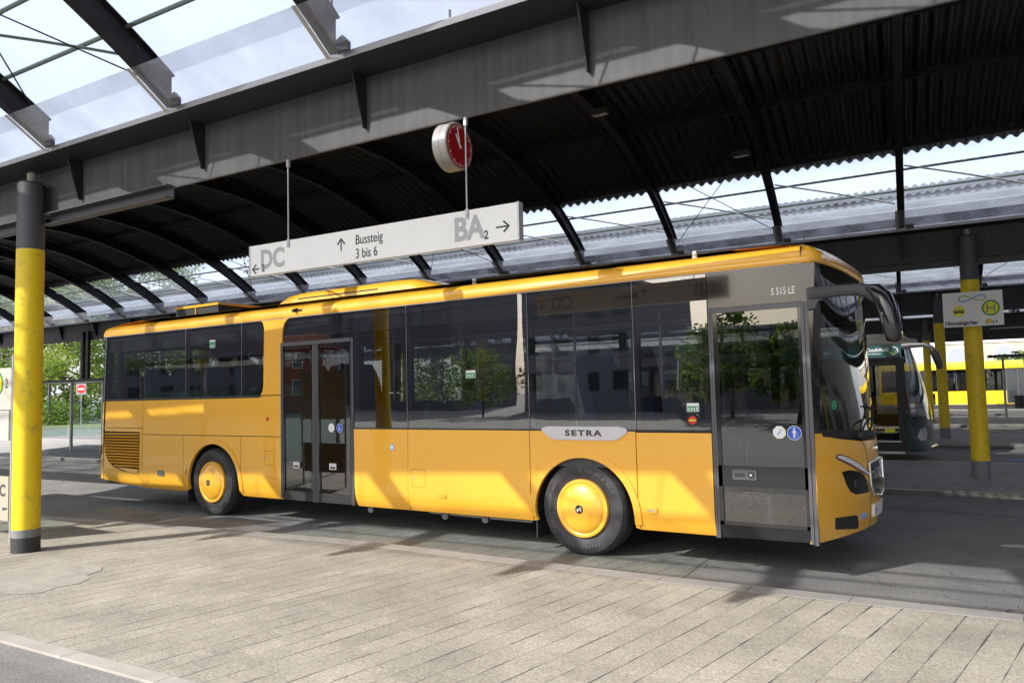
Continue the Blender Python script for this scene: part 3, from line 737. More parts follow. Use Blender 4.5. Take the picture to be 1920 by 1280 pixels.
m.build('roof', Y, None, 60)
MB().box((2.385, -.003, 2.90), (2.391, .1, 3.06)).build('roof_seam', Mt['blackm'])
m = MB(); m.box((-9.42, -.006, 2.893), (2.40, .02, 2.899)); m.build('roof_gutter_trim', Mt['alu'])
# rear shell
def rear(a, b, o):   # a: arc length around the rear, b: z
    xr = -9.47 - .0 if b > 2.9 else -9.60 + .13 * max(0, (b - .6)) / 2.3 if b > .6 else -9.60 + (.6 - b) * .05
    r = .14; L1 = .0
    if a <= 0: return (xr + r - a, 0 - o, b)
    if a < r * 1.57: t = a / r; return (xr + r - (r + o) * math.sin(t), r - (r + o) * math.cos(t), b)
    a2 = a - r * 1.57; Wd = BW - 2 * r
    if a2 < Wd: return (xr - o, r + a2, b)
    t = (a2 - Wd) / r
    if t < 1.57: return (xr + r - (r + o) * math.cos(t), BW - r + (r + o) * math.sin(t), b)
    return (xr + r + (t - 1.57) * r, BW + o, b)
tot = .14 * 3.14 + BW - .28
ra = [0, .044, .088, .132, .176, .22, 1.0, 1.8] + [tot - q for q in (.22, .176, .132, .088, .044, 0)]
skin('rear_panel', [(-.045, .44), (.1, .46), (.3, .50), (tot - .3, .50), (tot - .1, .46), (tot + .045, .44), (tot + .045, 1.775), (-.045, 1.775)], rear, 0, .03, Y, None, ra, [.6, 1.2])
for a_, b_, c_, d_ in ((-.02, .27, 1.78, 2.89), (tot - .27, tot + .02, 1.78, 2.89), (.27, tot - .27, 1.78, 1.92), (.27, tot - .27, 2.74, 2.89)):
    skin('rear_upper_panel', [(a_, c_), (b_, c_), (b_, d_), (a_, d_)], rear, -.002, .03, Mt['black'], None, [q for q in ra if a_ < q < b_], [2.2] if d_ - c_ > .5 else ())
skin('rear_window', [(.27, 1.92), (tot - .27, 1.92), (tot - .27, 2.74), (.27, 2.74)], rear, -.006, .006, Mt['busglass'], None, (), ())
skin('tail_lamp', [(.02, .86), (.2, .86), (.2, 1.02), (.02, 1.02)], rear, .012, .02, Mt['lampdark'], None, ra, ())
skin('rear_marker_lamp', [(-.03, .62), (.01, .62), (.01, .78), (-.03, .78)], rear, .005, .01, Mt['orange'], None, (), ())
# inner hull parts
m = MB(); m.box((-9.4, .07, .37), (-7.0, BW - .07, 1.16)); m.box((-5.66, .07, .37), (-.60, BW - .07, .40)); m.box((.66, .07, .37), (2.25, BW - .07, .40)); m.box((-7, .62, .45), (-5.66, BW - .62, 1.16)); m.box((-.6, .62, .37), (.66, BW - .62, .95)); m.build('chassis', Mt['void'])
m = MB(); m.box((-9.4, .05, 1.17), (-4.9, BW - .05, 1.2)); m.box((-4.88, .05, .42), (-.64, BW - .05, .45)); m.box((.70, .05, .42), (2.3, BW - .05, .45)); m.box((-.64, .64, .42), (.70, BW - .64, .45)); m.box((-4.90, .06, .46), (-4.88, BW - .06, 1.2)); m.build('floor', Mt['interior'])
m = MB(); m.box((-9.40, .05, 2.80), (2.35, BW - .05, 2.88)); m.box((-9.4, .05, 2.62), (2.3, .42, 2.79)); m.box((-9.4, BW - .42, 2.62), (2.3, BW - .05, 2.79)); m.build('ceiling', Mt['interior'])
m = MB(); m.box((-9.35, .5, 2.785), (2.2, .58, 2.798)); m.box((-9.35, BW - .58, 2.785), (2.2, BW - .5, 2.798)); m.build('ceiling_strip', Mt['ceil'])
for y0, y1 in ((.035, .05), (BW - .05, BW - .035)):
    m = MB()
    for a, b, z0, z1 in ((-9.4, -4.85, 1.2, 1.80), (-3.33, -.63, .45, 1.36), (.68, 1.45, .45, 1.36), (-.62, .67, .95, 1.36)): m.box((a, y0, z0), (b, y1, z1))
    if y0 > 1: m.box((-4.85, y0, .45), (-3.33, y1, 1.36)); m.box((1.45, y0, .45), (2.3, y1, 1.36))
    m.build('inner_lining', Mt['interior'])
# windows
def win(out, mp=side, m=None, name='window', ):
    return skin(name, out, mp, -.004, .006, m or Mt['busglass'])
def wrect(x0, x1, z0, z1): return [(x0, z0), (x1, z0), (x1, z1), (x0, z1)]
frames = []
for mp in (side, fside):
    win(wrect(-9.42, -7.045, 1.815, 2.893), mp); win(wrect(-7.035, -5.665, 1.815, 2.893), mp)
    win([(-5.655, 1.815), (-5.25, 1.815), (-5.20, 1.86), (-5.177, 1.95), (-5.155, 2.78), (-5.18, 2.86), (-5.24, 2.893), (-5.655, 2.893)], mp)
    for a, b in ((-3.35, -2.432), (-2.424, -.624), (-.616, .674), (.684, 1.476)): win(wrect(a, b, 1.355, 2.893), mp)
    # black frames
    m = MB()
    sg = 1 if mp is side else -1; y0 = 0 if mp is side else BW
    def bx(x0, x1, z0, z1, d0=-.001, d1=.03): m.box((x0, y0 + sg * d0, z0), (x1, y0 + sg * d1, z1))
    bx(-9.44, -5.24, 1.778, 1.814); bx(-3.36, 1.48, 1.337, 1.354)
    for x, w_ in ((-7.04, .005), (-5.66, .005)): bx(x - w_, x + w_, 1.814, 2.893, .0, .012)
    for x in (-2.428, -.62, .679): bx(x - .004, x + .004, 1.354, 2.893, .0, .012)
    for x in (-7.04, -5.66, -9.0): bx(x - .04, x + .04, 1.814, 2.80, .03, .09)
    for x in (-2.428, -.62, .679, -3.33, 1.45, -5.10): bx(x - .045, x + .045, 1.354, 2.80, .03, .09)
    m.build('window_frame', Mt['blackm'])
    for x in (-7.04, -5.66, -2.428, -.62, .679): MB().box((x - .0015, y0 - sg * .002, 1.83 if x < -5 else 1.36), (x + .0015, y0, 2.89)).build('window_joint', Mt['alu'])
win([(-4.742, 2.548), (-3.36, 2.548), (-3.36, 2.893), (-4.58, 2.893), (-4.655, 2.87), (-4.715, 2.815), (-4.745, 2.72)], name='door_header_glass')
win(wrect(-4.74, -3.36, 1.355, 2.893), fside); win(wrect(1.486, 2.3, 1.355, 2.893), fside, name='driver_window')
skin('door_header_panel', wrect(1.487, 2.415, 2.545, 2.893), side, -.002, .02, Mt['black'])
skin('corner_panel', [(2.385, 1.345), (2.41, 1.345), (2.425, 1.7), (2.455, 2.2), (2.49, 2.6), (2.508, 2.893), (2.385, 2.893)], side, -.003, .02, Mt['black'])
# inner pillars next to doors
# front shell
yy0 = .0
skin('front_panel', [(.0, .335)] + [(y, .335 + .03 * math.sin(math.pi * y / BW)) for y in (.3, .8, 1.275, 1.75, 2.25)] + [(BW, .335), (BW, 1.325), (2.40, 1.325), (2.39, 1.295), (2.11, 1.255), (1.73, 1.215), (1.275, 1.20), (.82, 1.215), (.44, 1.255), (.16, 1.295), (.15, 1.325), (.0, 1.325)], front, 0, .03, Y, None, YC, [.36, .4, .45, .55, .7, .85, 1.0, 1.1, 1.2, 1.3])
skin('windscreen_pillar', [(.0, 1.335), (.125, 1.335), (.125, 2.893), (.0, 2.893)], front, -.002, .03, Mt['black'], None, YC, [1.6, 2.0, 2.4, 2.7])
skin('windscreen_pillar', [(BW - .125, 1.335), (BW, 1.335), (BW, 2.893), (BW - .125, 2.893)], front, -.002, .03, Mt['black'], None, YC, [1.6, 2.0, 2.4, 2.7])
zc = [1.26, 1.3, 1.34, 1.6, 1.8, 2.0, 2.2, 2.4, 2.6, 2.75, 2.85]
skin('windscreen', [(.155, 1.31), (.44, 1.27), (.82, 1.23), (1.275, 1.215), (1.73, 1.23), (2.11, 1.27), (2.395, 1.31), (2.42, 2.893), (.13, 2.893)], front, -.004, .006, Mt['screen'], None, YC, zc)
skin('windscreen_lower_edge', [(.155, 1.31), (.44, 1.27), (.82, 1.23), (1.275, 1.215), (1.73, 1.23), (2.11, 1.27), (2.395, 1.31), (2.395, 1.36), (2.11, 1.34), (1.275, 1.30), (.44, 1.34), (.155, 1.36)], front, .001, .004, Mt['blackm'], None, YC, zc)
MB().box((2.0, .2, 2.50), (2.36, BW - .2, 2.86)).build('destination_box', Mt['blackm'])
skin('front_seam', [(.815, 1.215), (.895, 1.16), (.93, .98), (.955, .7), (.965, .52), (.985, .36), (.993, .36), (.973, .52), (.963, .7), (.938, .98), (.903, 1.165), (.825, 1.22)], front, .0015, .003, Mt['blackm'], None, YC, [.45, .6, .8, 1.0])
skin('front_seam', [(BW - a, b) for a, b in [(.815, 1.215), (.895, 1.16), (.93, .98), (.955, .7), (.965, .52), (.985, .36), (.993, .36), (.973, .52), (.963, .7), (.938, .98), (.903, 1.165), (.825, 1.22)]], front, .0015, .003, Mt['blackm'], None, YC, [.45, .6, .8, 1.0])
for mir in (0, 1):
    mm = (lambda pts: [(BW - a, b) for a, b in pts]) if mir else (lambda pts: pts)
    skin('headlight', mm([(.375, .955), (.50, .962), (.68, .935), (.80, .885), (.87, .82), (.905, .715), (.80, .715), (.60, .725), (.50, .76), (.43, .84)]), front, .004, .02, Mt['lampdark'], None, YC, [.8, .9])
    skin('headlight_lens', mm([(y * .5 + .28, z) for y, z in arc(.62, .83, .032, 0, 340, 16)]), front, .006, .01, Mt['greyframe'], None, YC, ())
    skin('daylight_strip_surround', mm([(.30, 1.115), (.38, 1.122), (.50, 1.09), (.64, 1.04), (.79, .975), (.905, .915), (.90, .868), (.68, .94), (.50, 1.01), (.33, 1.07), (.295, 1.09)]), front, .003, .012, mat('lamp_surround', (.16, .02, .015), .3, coat=1) if not mir else bpy.data.materials['lamp_surround'], None, YC, [1.0])
    skin('daylight_strip', mm([(.325, 1.105), (.38, 1.108), (.50, 1.075), (.64, 1.025), (.79, .96), (.897, .90), (.895, .885), (.68, .958), (.50, 1.032), (.335, 1.088)]), front, .010, .012, Mt['led'], None, YC, [1.0])
    skin('fog_lamp', mm([(.255, .545), (.60, .53), (.64, .515), (.69, .40), (.66, .392), (.28, .435), (.258, .45)]), front, .004, .02, Mt['blackm'], None, YC, [.45, .5])
skin('grille', [(.93, .98), (1.275, 1.0), (1.62, .98), (1.60, .78), (1.52, .70), (1.275, .67), (1.03, .70), (.95, .78)], front, .008, .03, Mt['black'], None, YC, [.75, .85])
m = MB()
gp = [(.90, .99), (1.275, 1.02), (1.65, .99), (1.64, .78), (1.55, .68), (1.275, .645), (1.0, .68), (.91, .78), (.90, .99)]
m.tube([front(a, b, .02) for a, b in gp], .013, 8); m.build('grille_frame', Mt['silver'])
m = MB()
for i, ch in enumerate('SETRA'):
    y = 1.06 + i * .105; px_, _, pz_ = front(y, .87, .012)
    d = Vector(front(y + .05, .87, 0)) - Vector(front(y - .05, .87, 0))
    put_text(m, ch, .12, frame_M((px_, y, .87), d, (0, 0, 1)), bold=.004, sx=1.2)
m.build('front_lettering', Mt['chrome'])
skin('number_plate', [(1.02, .46), (1.53, .46), (1.53, .58), (1.02, .58)], front, .02, .02, Mt['white'], None, YC, ())
m = MB(); put_text(m, 'GD BUS 515', .085, frame_M(front(1.275, .52, .024), (0, 1, 0), (0, 0, 1)), sx=.9) if False else m.box((FX(1.3, .5) + .02, 1.06, .49), (FX(1.3, .5) + .0225, 1.08, .55)); m.build('number_plate_mark', Mt['blue'])
for y in (.74, .82): skin('round_sticker', arc(y, .50, .034, 0, 345, 20), front, .003, .003, Mt['lblue'], None, YC, ())
skin('windscreen_sticker', arc(.34, 1.58, .045, 0, 345, 20), front, .002, .002, Mt['green'], None, YC, ())
m = MB()
m.tube([front(.95, 1.28, .04), front(1.05, 1.36, .05), front(1.28, 1.56, .03)], .012, 6); m.tube([front(1.02, 1.55, .02), front(1.55, 1.50, .02)], .008, 6)
m.tube([front(.75, 1.28, .04), front(.85, 1.38, .05), front(1.2, 1.44, .03)], .010, 6); m.tube([front(.72, 1.28, .045), front(1.0, 1.26, .045)], .03, 8)
m.build('wiper', Mt['blackm'])
MB().lathe([(.0, 0), (.035, 0), (.035, .02)], 16, M=frame_M(front(1.275, 1.12, .0), (0, 1, 0), (0, 0, 1))).build('nose_emblem', Mt['chrome'])
# driver area
m = MB(); m.box((2.0, .3, 1.0), (2.45, 2.3, 1.22)); m.box((1.95, 1.5, .5), (2.4, 2.3, 1.0)); m.build('dashboard', Mt['blackm'])
m = MB(); A = frame_M((1.85, 1.85, 1.25), (0, 1, 0), (.5, 0, .85)); m.tube([A @ Vector((.23 * math.cos(t / 20 * 2 * math.pi), .23 * math.sin(t / 20 * 2 * math.pi), 0)) for t in range(21)], .016, 6); m.build('steering_wheel', Mt['blackm'])
# roof equipment
m = MB()
def fairing(pts, y0, y1, rr_=.12):
    vv = []; prof = [(-1, .0), (-1, .55), (-.93, .82), (-.8, .96), (-.5, 1.0), (.5, 1.0), (.8, .96), (.93, .82), (1, .55), (1, 0)]
    cy, hy = (y0 + y1) / 2, (y1 - y0) / 2
    for x, z0, h in pts:
        for a, b in prof: vv.append((x, cy + a * hy, z0 + b * h))
    n = len(prof)
    m.add(vv, [(i * n + j, i * n + j + 1, (i + 1) * n + j + 1, (i + 1) * n + j) for i in range(len(pts) - 1) for j in range(n - 1)] + [list(range(n)), [(len(pts) - 1) * n + j for j in range(n)]], 0, True)
fairing([(-5.4, 3.08, .03), (-5.33, 3.08, .17), (-5.15, 3.08, .25), (-4.9, 3.08, .275), (-3.0, 3.08, .275), (-2.75, 3.08, .26), (-2.5, 3.08, .19), (-2.15, 3.08, .06), (-2.05, 3.08, .0)], .42, 2.12)
m.build('air_conditioner_fairing', Y, None, 40)
m = MB(); m.box((-4.9, .415, 3.22), (-3.3, .44, 3.235)); m.build('air_conditioner_groove', Mt['blackm'])
m = MB(); m.box((-8.22, .6, 3.12), (-7.05, 1.95, 3.33)); m.build('roof_vent_box', mat('mesh_dark', (.03, .03, .03), .6, bump=(80, 1, .01)))
m = MB(); m.prism([(-8.24, .58), (-7.03, .58), (-7.03, 1.97), (-8.24, 1.97)], 3.33, 3.37); m.box((-7.66, .585, 3.12), (-7.64, .6, 3.33), 0); m.build('roof_vent_lid', Y)
m = MB(); m.box((-4.55, -.01, 2.975), (-4.35, .05, 3.0)); m.tube([(-4.46, .02, 2.99), (-4.46, -.06, 2.985)], [.035, .02], 8); m.build('door_camera', Mt['blackm'])
for x in (-1.6, 1.25): MB().lathe([(.03, 0), (.025, .09), (.0, .1)], 12, M=Matrix.Translation((x, .35, 3.10))).build('roof_beacon', Mt['white'])
MB().tube([(2.3, .5, 3.1), (2.32, .5, 3.25)], .004, 5).build('aerial', Mt['blackm'])
# rear grille with louvres
gl = [(-9.385, 1.262), (-8.312, 1.255), (-8.33, .60), (-8.36, .56), (-8.60, .57), (-8.85, .60), (-9.10, .66), (-9.27, .76), (-9.355, .90), (-9.38, 1.05)]
skin('louvre_gap_shade', gl, side, .002, .003, Mt['void'], None, (), ZC)  # flat near-black sheet on the panel, painted shade behind the slats
m = MB()
def gx(z):
    pts = [(1.26, -9.37), (1.05, -9.365), (.90, -9.34), (.76, -9.25), (.70, -9.13), (.66, -9.03), (.62, -8.9), (.57, -8.7)]
    for (a, p), (b, q) in zip(pts, pts[1:]):
        if z >= b: return p + (q - p) * (a - z) / (a - b)
    return -8.7
for i in range(12):
    z = 1.222 - i * .0485; x0 = gx(z - .01)
    m.add([(x0, -.003, z + .010), (-8.325, -.003, z + .010), (-8.325, -.034, z - .012), (x0 + .03, -.034, z - .012), (x0 + .02, -.003, z - .018), (-8.325, -.003, z - .018)], [(0, 1, 2, 3), (3, 2, 5, 4), (0, 3, 4), (1, 5, 2)])
m.add([(-9.03, -.006, .655), (-8.34, -.006, .64), (-8.35, -.006, .57), (-8.62, -.006, .58)], [(0, 1, 2, 3)])
m.build('louvre', Y)
# flaps, latches, marker lamps
def flap(x0, x1, z0, z1):
    m = MB(); t = .004
    for a, b, c, d in ((x0, x1, z1 - t, z1), (x0, x1, z0, z0 + t), (x0, x0 + t, z0, z1), (x1 - t, x1, z0, z1)): m.box((a, -.0015, c), (b, .002, d))
    m.build('service_flap_joint', mat('joint', (.22, .10, .01), .7) if 'joint' not in bpy.data.materials else bpy.data.materials['joint'])
    m = MB(); m.lathe([(.014, 0), (.012, .008), (.001, .008)], 14, M=frame_M((x0 + .03, 0, (z0 + z1) / 2), (1, 0, 0), (0, 0, 1))); m.build('flap_lock', Mt['silver'])
flap(-5.15, -4.94, .81, 1.01); flap(-2.37, -2.155, .63, .85)
def lamp(x0, x1, z0, z1, m_=None, name='marker_lamp', sm=True):
    MB().prism(rrect(x0, z0, x1, z1, min(x1 - x0, z1 - z0) * .25), -.002, .014, f=lambda a, b, h: (a, fz(b) - h, b)).build(name, m_ or Mt['orange'])
ly = mat('marker_yellow', (.85, .42, .02), .25, coat=1)
lamp(-5.06, -4.93, .61, .65, ly); lamp(-1.965, -1.835, .52, .562, ly); lamp(.765, .885, .51, .572, ly); lamp(.785, .865, .53, .552, Mt['white'], 'marker_reflector')
lamp(-7.03, -6.99, .60, .76, ly); lamp(-7.78, -7.61, .555, .645, mat('latch', (.16, .16, .15), .5), 'flap_latch')
skin('depth_sticker', arc(-5.08, 1.47, .03, 0, 345, 18), side, .002, .002, Mt['redsign'])
# badge
bd = [(-.46, 1.345), (-.44, 1.368), (-.38, 1.385), (.48, 1.385), (.565, 1.368), (.585, 1.345), (.565, 1.31), (.47, 1.25), (.42, 1.24), (-.28, 1.24), (-.36, 1.26)]
skin('name_badge', bd, side, .018, .02, Mt['silverp'])
skin('name_badge_face', [(x * .955 + .003, (z - 1.315) * .84 + 1.315) for x, z in bd], side, .0195, .004, Mt['silverp'])
m = MB(); put_text(m, 'SETRA', .085, frame_M((.065, -.0205, 1.313), (1, 0, 0), (0, 0, 1)), bold=.0035, sx=1.55, space=1.25); m.build('badge_lettering', Mt['signdark'])
m = MB(); put_text(m, 'S 515 LE', .095, frame_M((2.215, -.001, 2.652), (1, 0, 0), (0, 0, 1)), sx=.66, bold=.0012); m.build('model_lettering', Mt['white'])
# rear double door
m = MB()
def fb(x0, x1, z0, z1, d=.012, b=.03): m.box((x0, fz(max(z0, .4)) * .3 - d, z0), (x1, b, z1))
fb(-4.795, -4.745, .36, 2.545); fb(-3.405, -3.362, .34, 2.545); fb(-4.745, -3.405, 2.495, 2.545); fb(-4.145, -4.092, .34, 2.495, .010); fb(-4.083, -4.03, .34, 2.495, .010)
m.build('door_frame', Mt['greyframe'])
m = MB(); fb(-4.092, -4.083, .36, 2.49, .004); fb(-4.765, -4.76, .36, 2.52, .0135); fb(-3.39, -3.385, .36, 2.52, .0135); fb(-4.115, -4.112, .36, 2.49, .0115); fb(-4.06, -4.057, .36, 2.49, .0115); m.build('door_seal', Mt['blackm'])
for a, b in ((-4.745, -4.145), (-4.03, -3.405)):
    leaf = skin('door_leaf', wrect(a, b, .47, 2.495), side, -.002, .008, Mt['doorglass'])
    m = MB(); m.box((a, .0, .345), (b, .03, .468)); 
    m.build('door_kick_panel', Mt['blackm'], leaf)
    m = MB(); m.box((a, -.001, .47), (a + .03, .012, 2.49)); m.box((b - .03, -.001, .47), (b, .012, 2.49)); m.box((a, -.001, 2.44), (b, .012, 2.49)); m.build('leaf_border', Mt['black'], leaf)
    m = MB(); hx = a + .215; m.prism(rrect(hx, .79, hx + .13, .875, .01), 0, .012, f=lambda p, q, h: (p, -h, q)); m.build('door_handle', Mt['silverp'], leaf)
    m = MB(); m.box((hx + .02, -.014, .805), (hx + .11, -.0125, .83)); m.build('handle_recess', Mt['blackm'], leaf)
    m = MB(); m.tube([(hx + .19, .10, .50), (hx + .19, .10, .76)], .02, 8); m.tube([(hx + .19, .10, .68), (hx + .09, .09, .66), (hx + .06, .09, .72), (hx + .06, .09, .80)], .009, 6); m.build('grab_rail', Mt['white'], leaf)
# front door
m = MB(); fb(1.487, 1.53, .325, 2.54); fb(2.365, 2.395, .335, 2.54, .016); fb(2.395, 2.43, .325, 2.54, .010); fb(1.53, 2.365, 2.492, 2.54); m.build('door_frame', Mt['greyframe'])
m = MB(); fb(1.506, 1.51, .33, 2.52, .0135); fb(2.392, 2.396, .32, 2.52, .017); m.build('door_seal', Mt['blackm'])
leaf = skin('door_leaf', wrect(1.53, 2.365, .455, 2.492), side, -.002, .008, Mt['doorglass'])
m = MB(); m.add([(1.53, 0, .452), (2.365, 0, .452), (2.365, .03, .34), (1.53, .03, .33), (1.53, .1, .33), (2.365, .1, .34), (2.365, .1, .452), (1.53, .1, .452)], [(0, 1, 2, 3), (3, 2, 5, 4), (4, 5, 6, 7), (7, 6, 1, 0), (0, 3, 4, 7), (1, 6, 5, 2)]); m.build('door_kick_panel', Mt['blackm'], leaf)
m = MB(); t = .03; m.box((1.53, -.001, .455), (1.57, .01, 2.49)); m.box((2.335, -.001, .455), (2.365, .01, 2.49)); m.box((1.53, -.001, .82), (2.365, .012, 1.02)); m.box((1.53, -.001, .455), (2.365, .01, .49)); m.build('leaf_border', Mt['black'], leaf)
m = MB(); m.prism(rrect(1.67, .89, 1.90, .985, .012), 0, .014, f=lambda p, q, h: (p, -h, q)); m.build('door_handle', Mt['greyframe'], leaf)
m = MB(); m.box((1.69, -.016, .915), (1.79, -.0145, .95)); m.lathe([(.033, 0), (.033, .004)], 20, M=frame_M((1.85, -.0145, .937), (1, 0, 0), (0, 0, 1))); m.build('handle_recess', Mt['blackm'], leaf)
m = MB(); m.lathe([(.012, 0), (.012, .006)], 12, M=frame_M((1.85, -.019, .937), (1, 0, 0), (0, 0, 1))); m.build('door_lock', Mt['silver'], leaf)
m = MB(); m.tube([(1.98, .12, .47), (1.98, .12, .80)], .024, 10); m.tube([(1.95, .12, .66), (1.88, .12, .65), (1.86, .12, .72), (1.87, .12, .80)], .008, 6); m.tube([(1.98, .12, .755), (1.72, .12, .75)], .012, 6); m.build('grab_rail', Mt['white'], leaf)
# stickers
def sticker(x, z, r, m_, n=22, off=.003, parent=None, rot=0): return skin('sticker', arc(x, z, r, rot, rot + 360 - 360 / n, n - 1), side, off, .002, m_, parent)
def person_icon(x, z, s, stick=True):
    m = MB(); f = lambda a, b, h: (x + a * s, -.0062 - h, z + b * s)
    m.prism(arc(0, .62, .14, 0, 330, 11), 0, .0008, f=f)
    m.prism([(-.16, .42), (.16, .42), (.34, .0), (.26, -.04), (.15, .2), (.13, -.15), (.18, -.75), (.07, -.75), (0, -.2), (-.07, -.75), (-.18, -.75), (-.13, -.15), (-.15, .2), (-.26, -.04), (-.34, .0)], 0, .0008, f=f)
    if stick: m.prism([(.40, .02), (.44, .02), (.58, -.7), (.54, -.7)], 0, .0008, f=f)
    return m.build('sticker_figure', Mt['white'])
def wheelchair_icon(x, z, s):
    m = MB(); f = lambda a, b, h: (x + a * s, -.0062 - h, z + b * s)
    m.prism(arc(-.12, .62, .11, 0, 330, 11), 0, .0008, f=f)
    m.prism([(-.18, .48), (-.04, .48), (-.02, .1), (.28, .08), (.42, -.42), (.56, -.38), (.54, -.52), (.32, -.55), (.2, -.06), (-.16, -.04)], 0, .0008, f=f)
    m.prism(arc(-.06, -.25, .40, 110, 330, 14) + arc(-.06, -.25, .30, 330, 110, 14), 0, .0008, f=f)
    return m.build('sticker_figure', Mt['white'])
sticker(-3.62, 1.345, .062, Mt['white']); sticker(-3.62, 1.345, .057, Mt['blue'], off=.005); wheelchair_icon(-3.62, 1.345, .055)
sticker(-3.775, 1.35, .062, Mt['white'], 8, rot=22.5); MB().prism([(-3.80, 1.33), (-3.785, 1.318), (-3.752, 1.36), (-3.758, 1.364), (-3.785, 1.33)], .0031, .0055, f=lambda a, b, h: (a, -h, b)).build('sticker_tick', Mt['lblue'])
sticker(2.26, 1.335, .066, Mt['white']); sticker(2.26, 1.335, .061, Mt['blue'], off=.005); person_icon(2.26, 1.335, .062)
sticker(2.125, 1.34, .062, Mt['white'], 8, rot=22.5); MB().prism([(2.10, 1.33), (2.115, 1.312), (2.15, 1.365), (2.14, 1.37), (2.115, 1.335)], .0031, .0055, f=lambda a, b, h: (a, -h, b)).build('sticker_tick', Mt['lblue'])
sticker(-2.69, 1.11, .042, Mt['lblue']); sticker(-2.69, 1.11, .028, Mt['white'], off=.005)
for x0, x1, z0, z1 in ((1.235, 1.36, 1.535, 1.62), (-6.43, -6.29, 2.56, 2.68), (-1.50, -1.36, 1.95, 2.04)):
    skin('sticker', rrect(x0, z0, x1, z1, .006), side, .002, .002, Mt['white']); skin('sticker', rrect(x0 + .006, z0 + .006, x1 - .006, z1 - .028, .004), side, .004, .002, Mt['green'])
    m = MB()
    for k in range(4): m.box((x0 + .018 + k * .027, -.0062, z0 + .015), (x0 + .03 + k * .027, -.0055, z0 + .04 + (k % 2) * .006))
    m.build('sticker_figure', Mt['white'])
lamp(1.235, 1.355, 1.395, 1.51, Mt['black'], 'emergency_switch'); 
skin('emergency_button', arc(1.295, 1.452, .042, 0, 345, 20), side, .018, .004, Mt['redsign']); m = MB(); m.box((1.258, -.0215, 1.445), (1.332, -.0185, 1.459)); m.build('emergency_bar', Mt['hyellow'])
# mirror
m = MB()
m.prism([(2.435, 2.655), (2.60, 2.665), (2.60, 2.545), (2.54, 2.53), (2.515, 2.50), (2.505, 2.465), (2.435, 2.455)], -.045, .004, f=lambda a, b, h: (a, h - .012, b))
m.tube([(2.46, -.035, 2.602), (2.60, -.06, 2.603), (2.75, -.10, 2.602), (2.90, -.13, 2.592), (2.99, -.145, 2.56), (3.05, -.15, 2.50)], [(.032, .06), (.032, .058), (.036, .052), (.042, .055), (.05, .062), (.055, .062)], 14, flat=.7)
m.build('mirror_arm', Mt['mirrorgrey'], None, 50)
m = MB(); m.tube([(2.96, -.145, 2.60), (3.03, -.15, 2.575), (3.085, -.155, 2.50), (3.115, -.155, 2.40), (3.135, -.155, 2.30), (3.15, -.155, 2.20), (3.155, -.155, 2.135), (3.155, -.155, 2.12)], [(.05, .03), (.08, .06), (.105, .078), (.115, .082), (.115, .078), (.11, .07), (.095, .058), (.05, .03)], 18, flat=.75)
m.build('mirror_housing', Mt['black'], None, 60)
m = MB(); m.tube([(3.055, -.215, 2.50), (3.085, -.235, 2.36), (3.115, -.225, 2.18)], [(.02, .02), (.03, .03), (.02, .02)], 8); m.build('mirror_glass', Mt['chrome'])
# seats and rails
def seat(x, y, z, w=.44):
    m = MB()
    m.prism([(x + .05, z + .38), (x + .48, z + .42), (x + .50, z + .50), (x + .08, z + .48)], y - w / 2, y + w / 2, f=lambda a, b, h: (a, h, b))
    vv = []; pr = [(-.04, .40, 1), (-.16, .95, 1.0), (-.19, 1.10, .86), (-.20, 1.19, .6), (-.12, 1.20, .6), (-.08, 1.08, .86), (-.03, .92, 1.0), (.09, .44, 1)]
    n = len(pr)
    for sg in (-1, 1):
        for a, b, k in pr: vv.append((x + a, y + sg * w / 2 * k, z + b))
    m.add(vv, [list(range(n)), list(range(n, 2 * n))[::-1]] + [(i, (i + 1) % n, n + (i + 1) % n, n + i) for i in range(n)], 0, True)
    m.box((x + .15, y - .04, z), (x + .28, y + .04, z + .38))
    m.build('passenger_seat', Mt['seat'], None, 40)
for x in [-9.0, -8.2, -7.4, -6.6, -5.8, -5.15]:
    for y in (.33, .80, 1.75, 2.22): seat(x, y, 1.10)
for x in (-2.9, -2.1, -1.3, .1, .9):
    for y in ((.33, .80) if x < 1 else ()): seat(x, y, .47 if x < -.6 or x > .6 else .96)
for x in (-4.6, -3.8, -2.9, -2.1, -1.3, .1, .9):
    for y in (1.75, 2.22): seat(x, y, .47)
seat(1.5, 1.85, .70, .5)
m = MB()
for x, y in ((-4.78, .75), (-3.32, .75), (-2.4, 1.1), (-.62, 1.1), (.68, .72), (1.45, .5), (1.45, 1.2), (-5.6, 1.1), (-7.1, 1.1)):
    m.tube([(x, y, .46 if x > -4.85 else 1.2), (x, y, 2.8)], .017, 8)
m.tube([(-9.2, 1.1, 2.55), (1.4, 1.1, 2.55)], .014, 8); m.tube([(-9.2, 1.5, 2.55), (1.4, 1.5, 2.55)], .014, 8)
m.build('grab_rail', Mt['galv'])
m = MB(); m.box((-3.28, .05, .46), (-3.25, .8, 1.3)); m.box((1.42, .05, .46), (1.44, .7, 1.35)); m.box((-4.87, .05, 1.2), (-4.84, 1.0, 2.0)); m.build('partition', Mt['interior'])
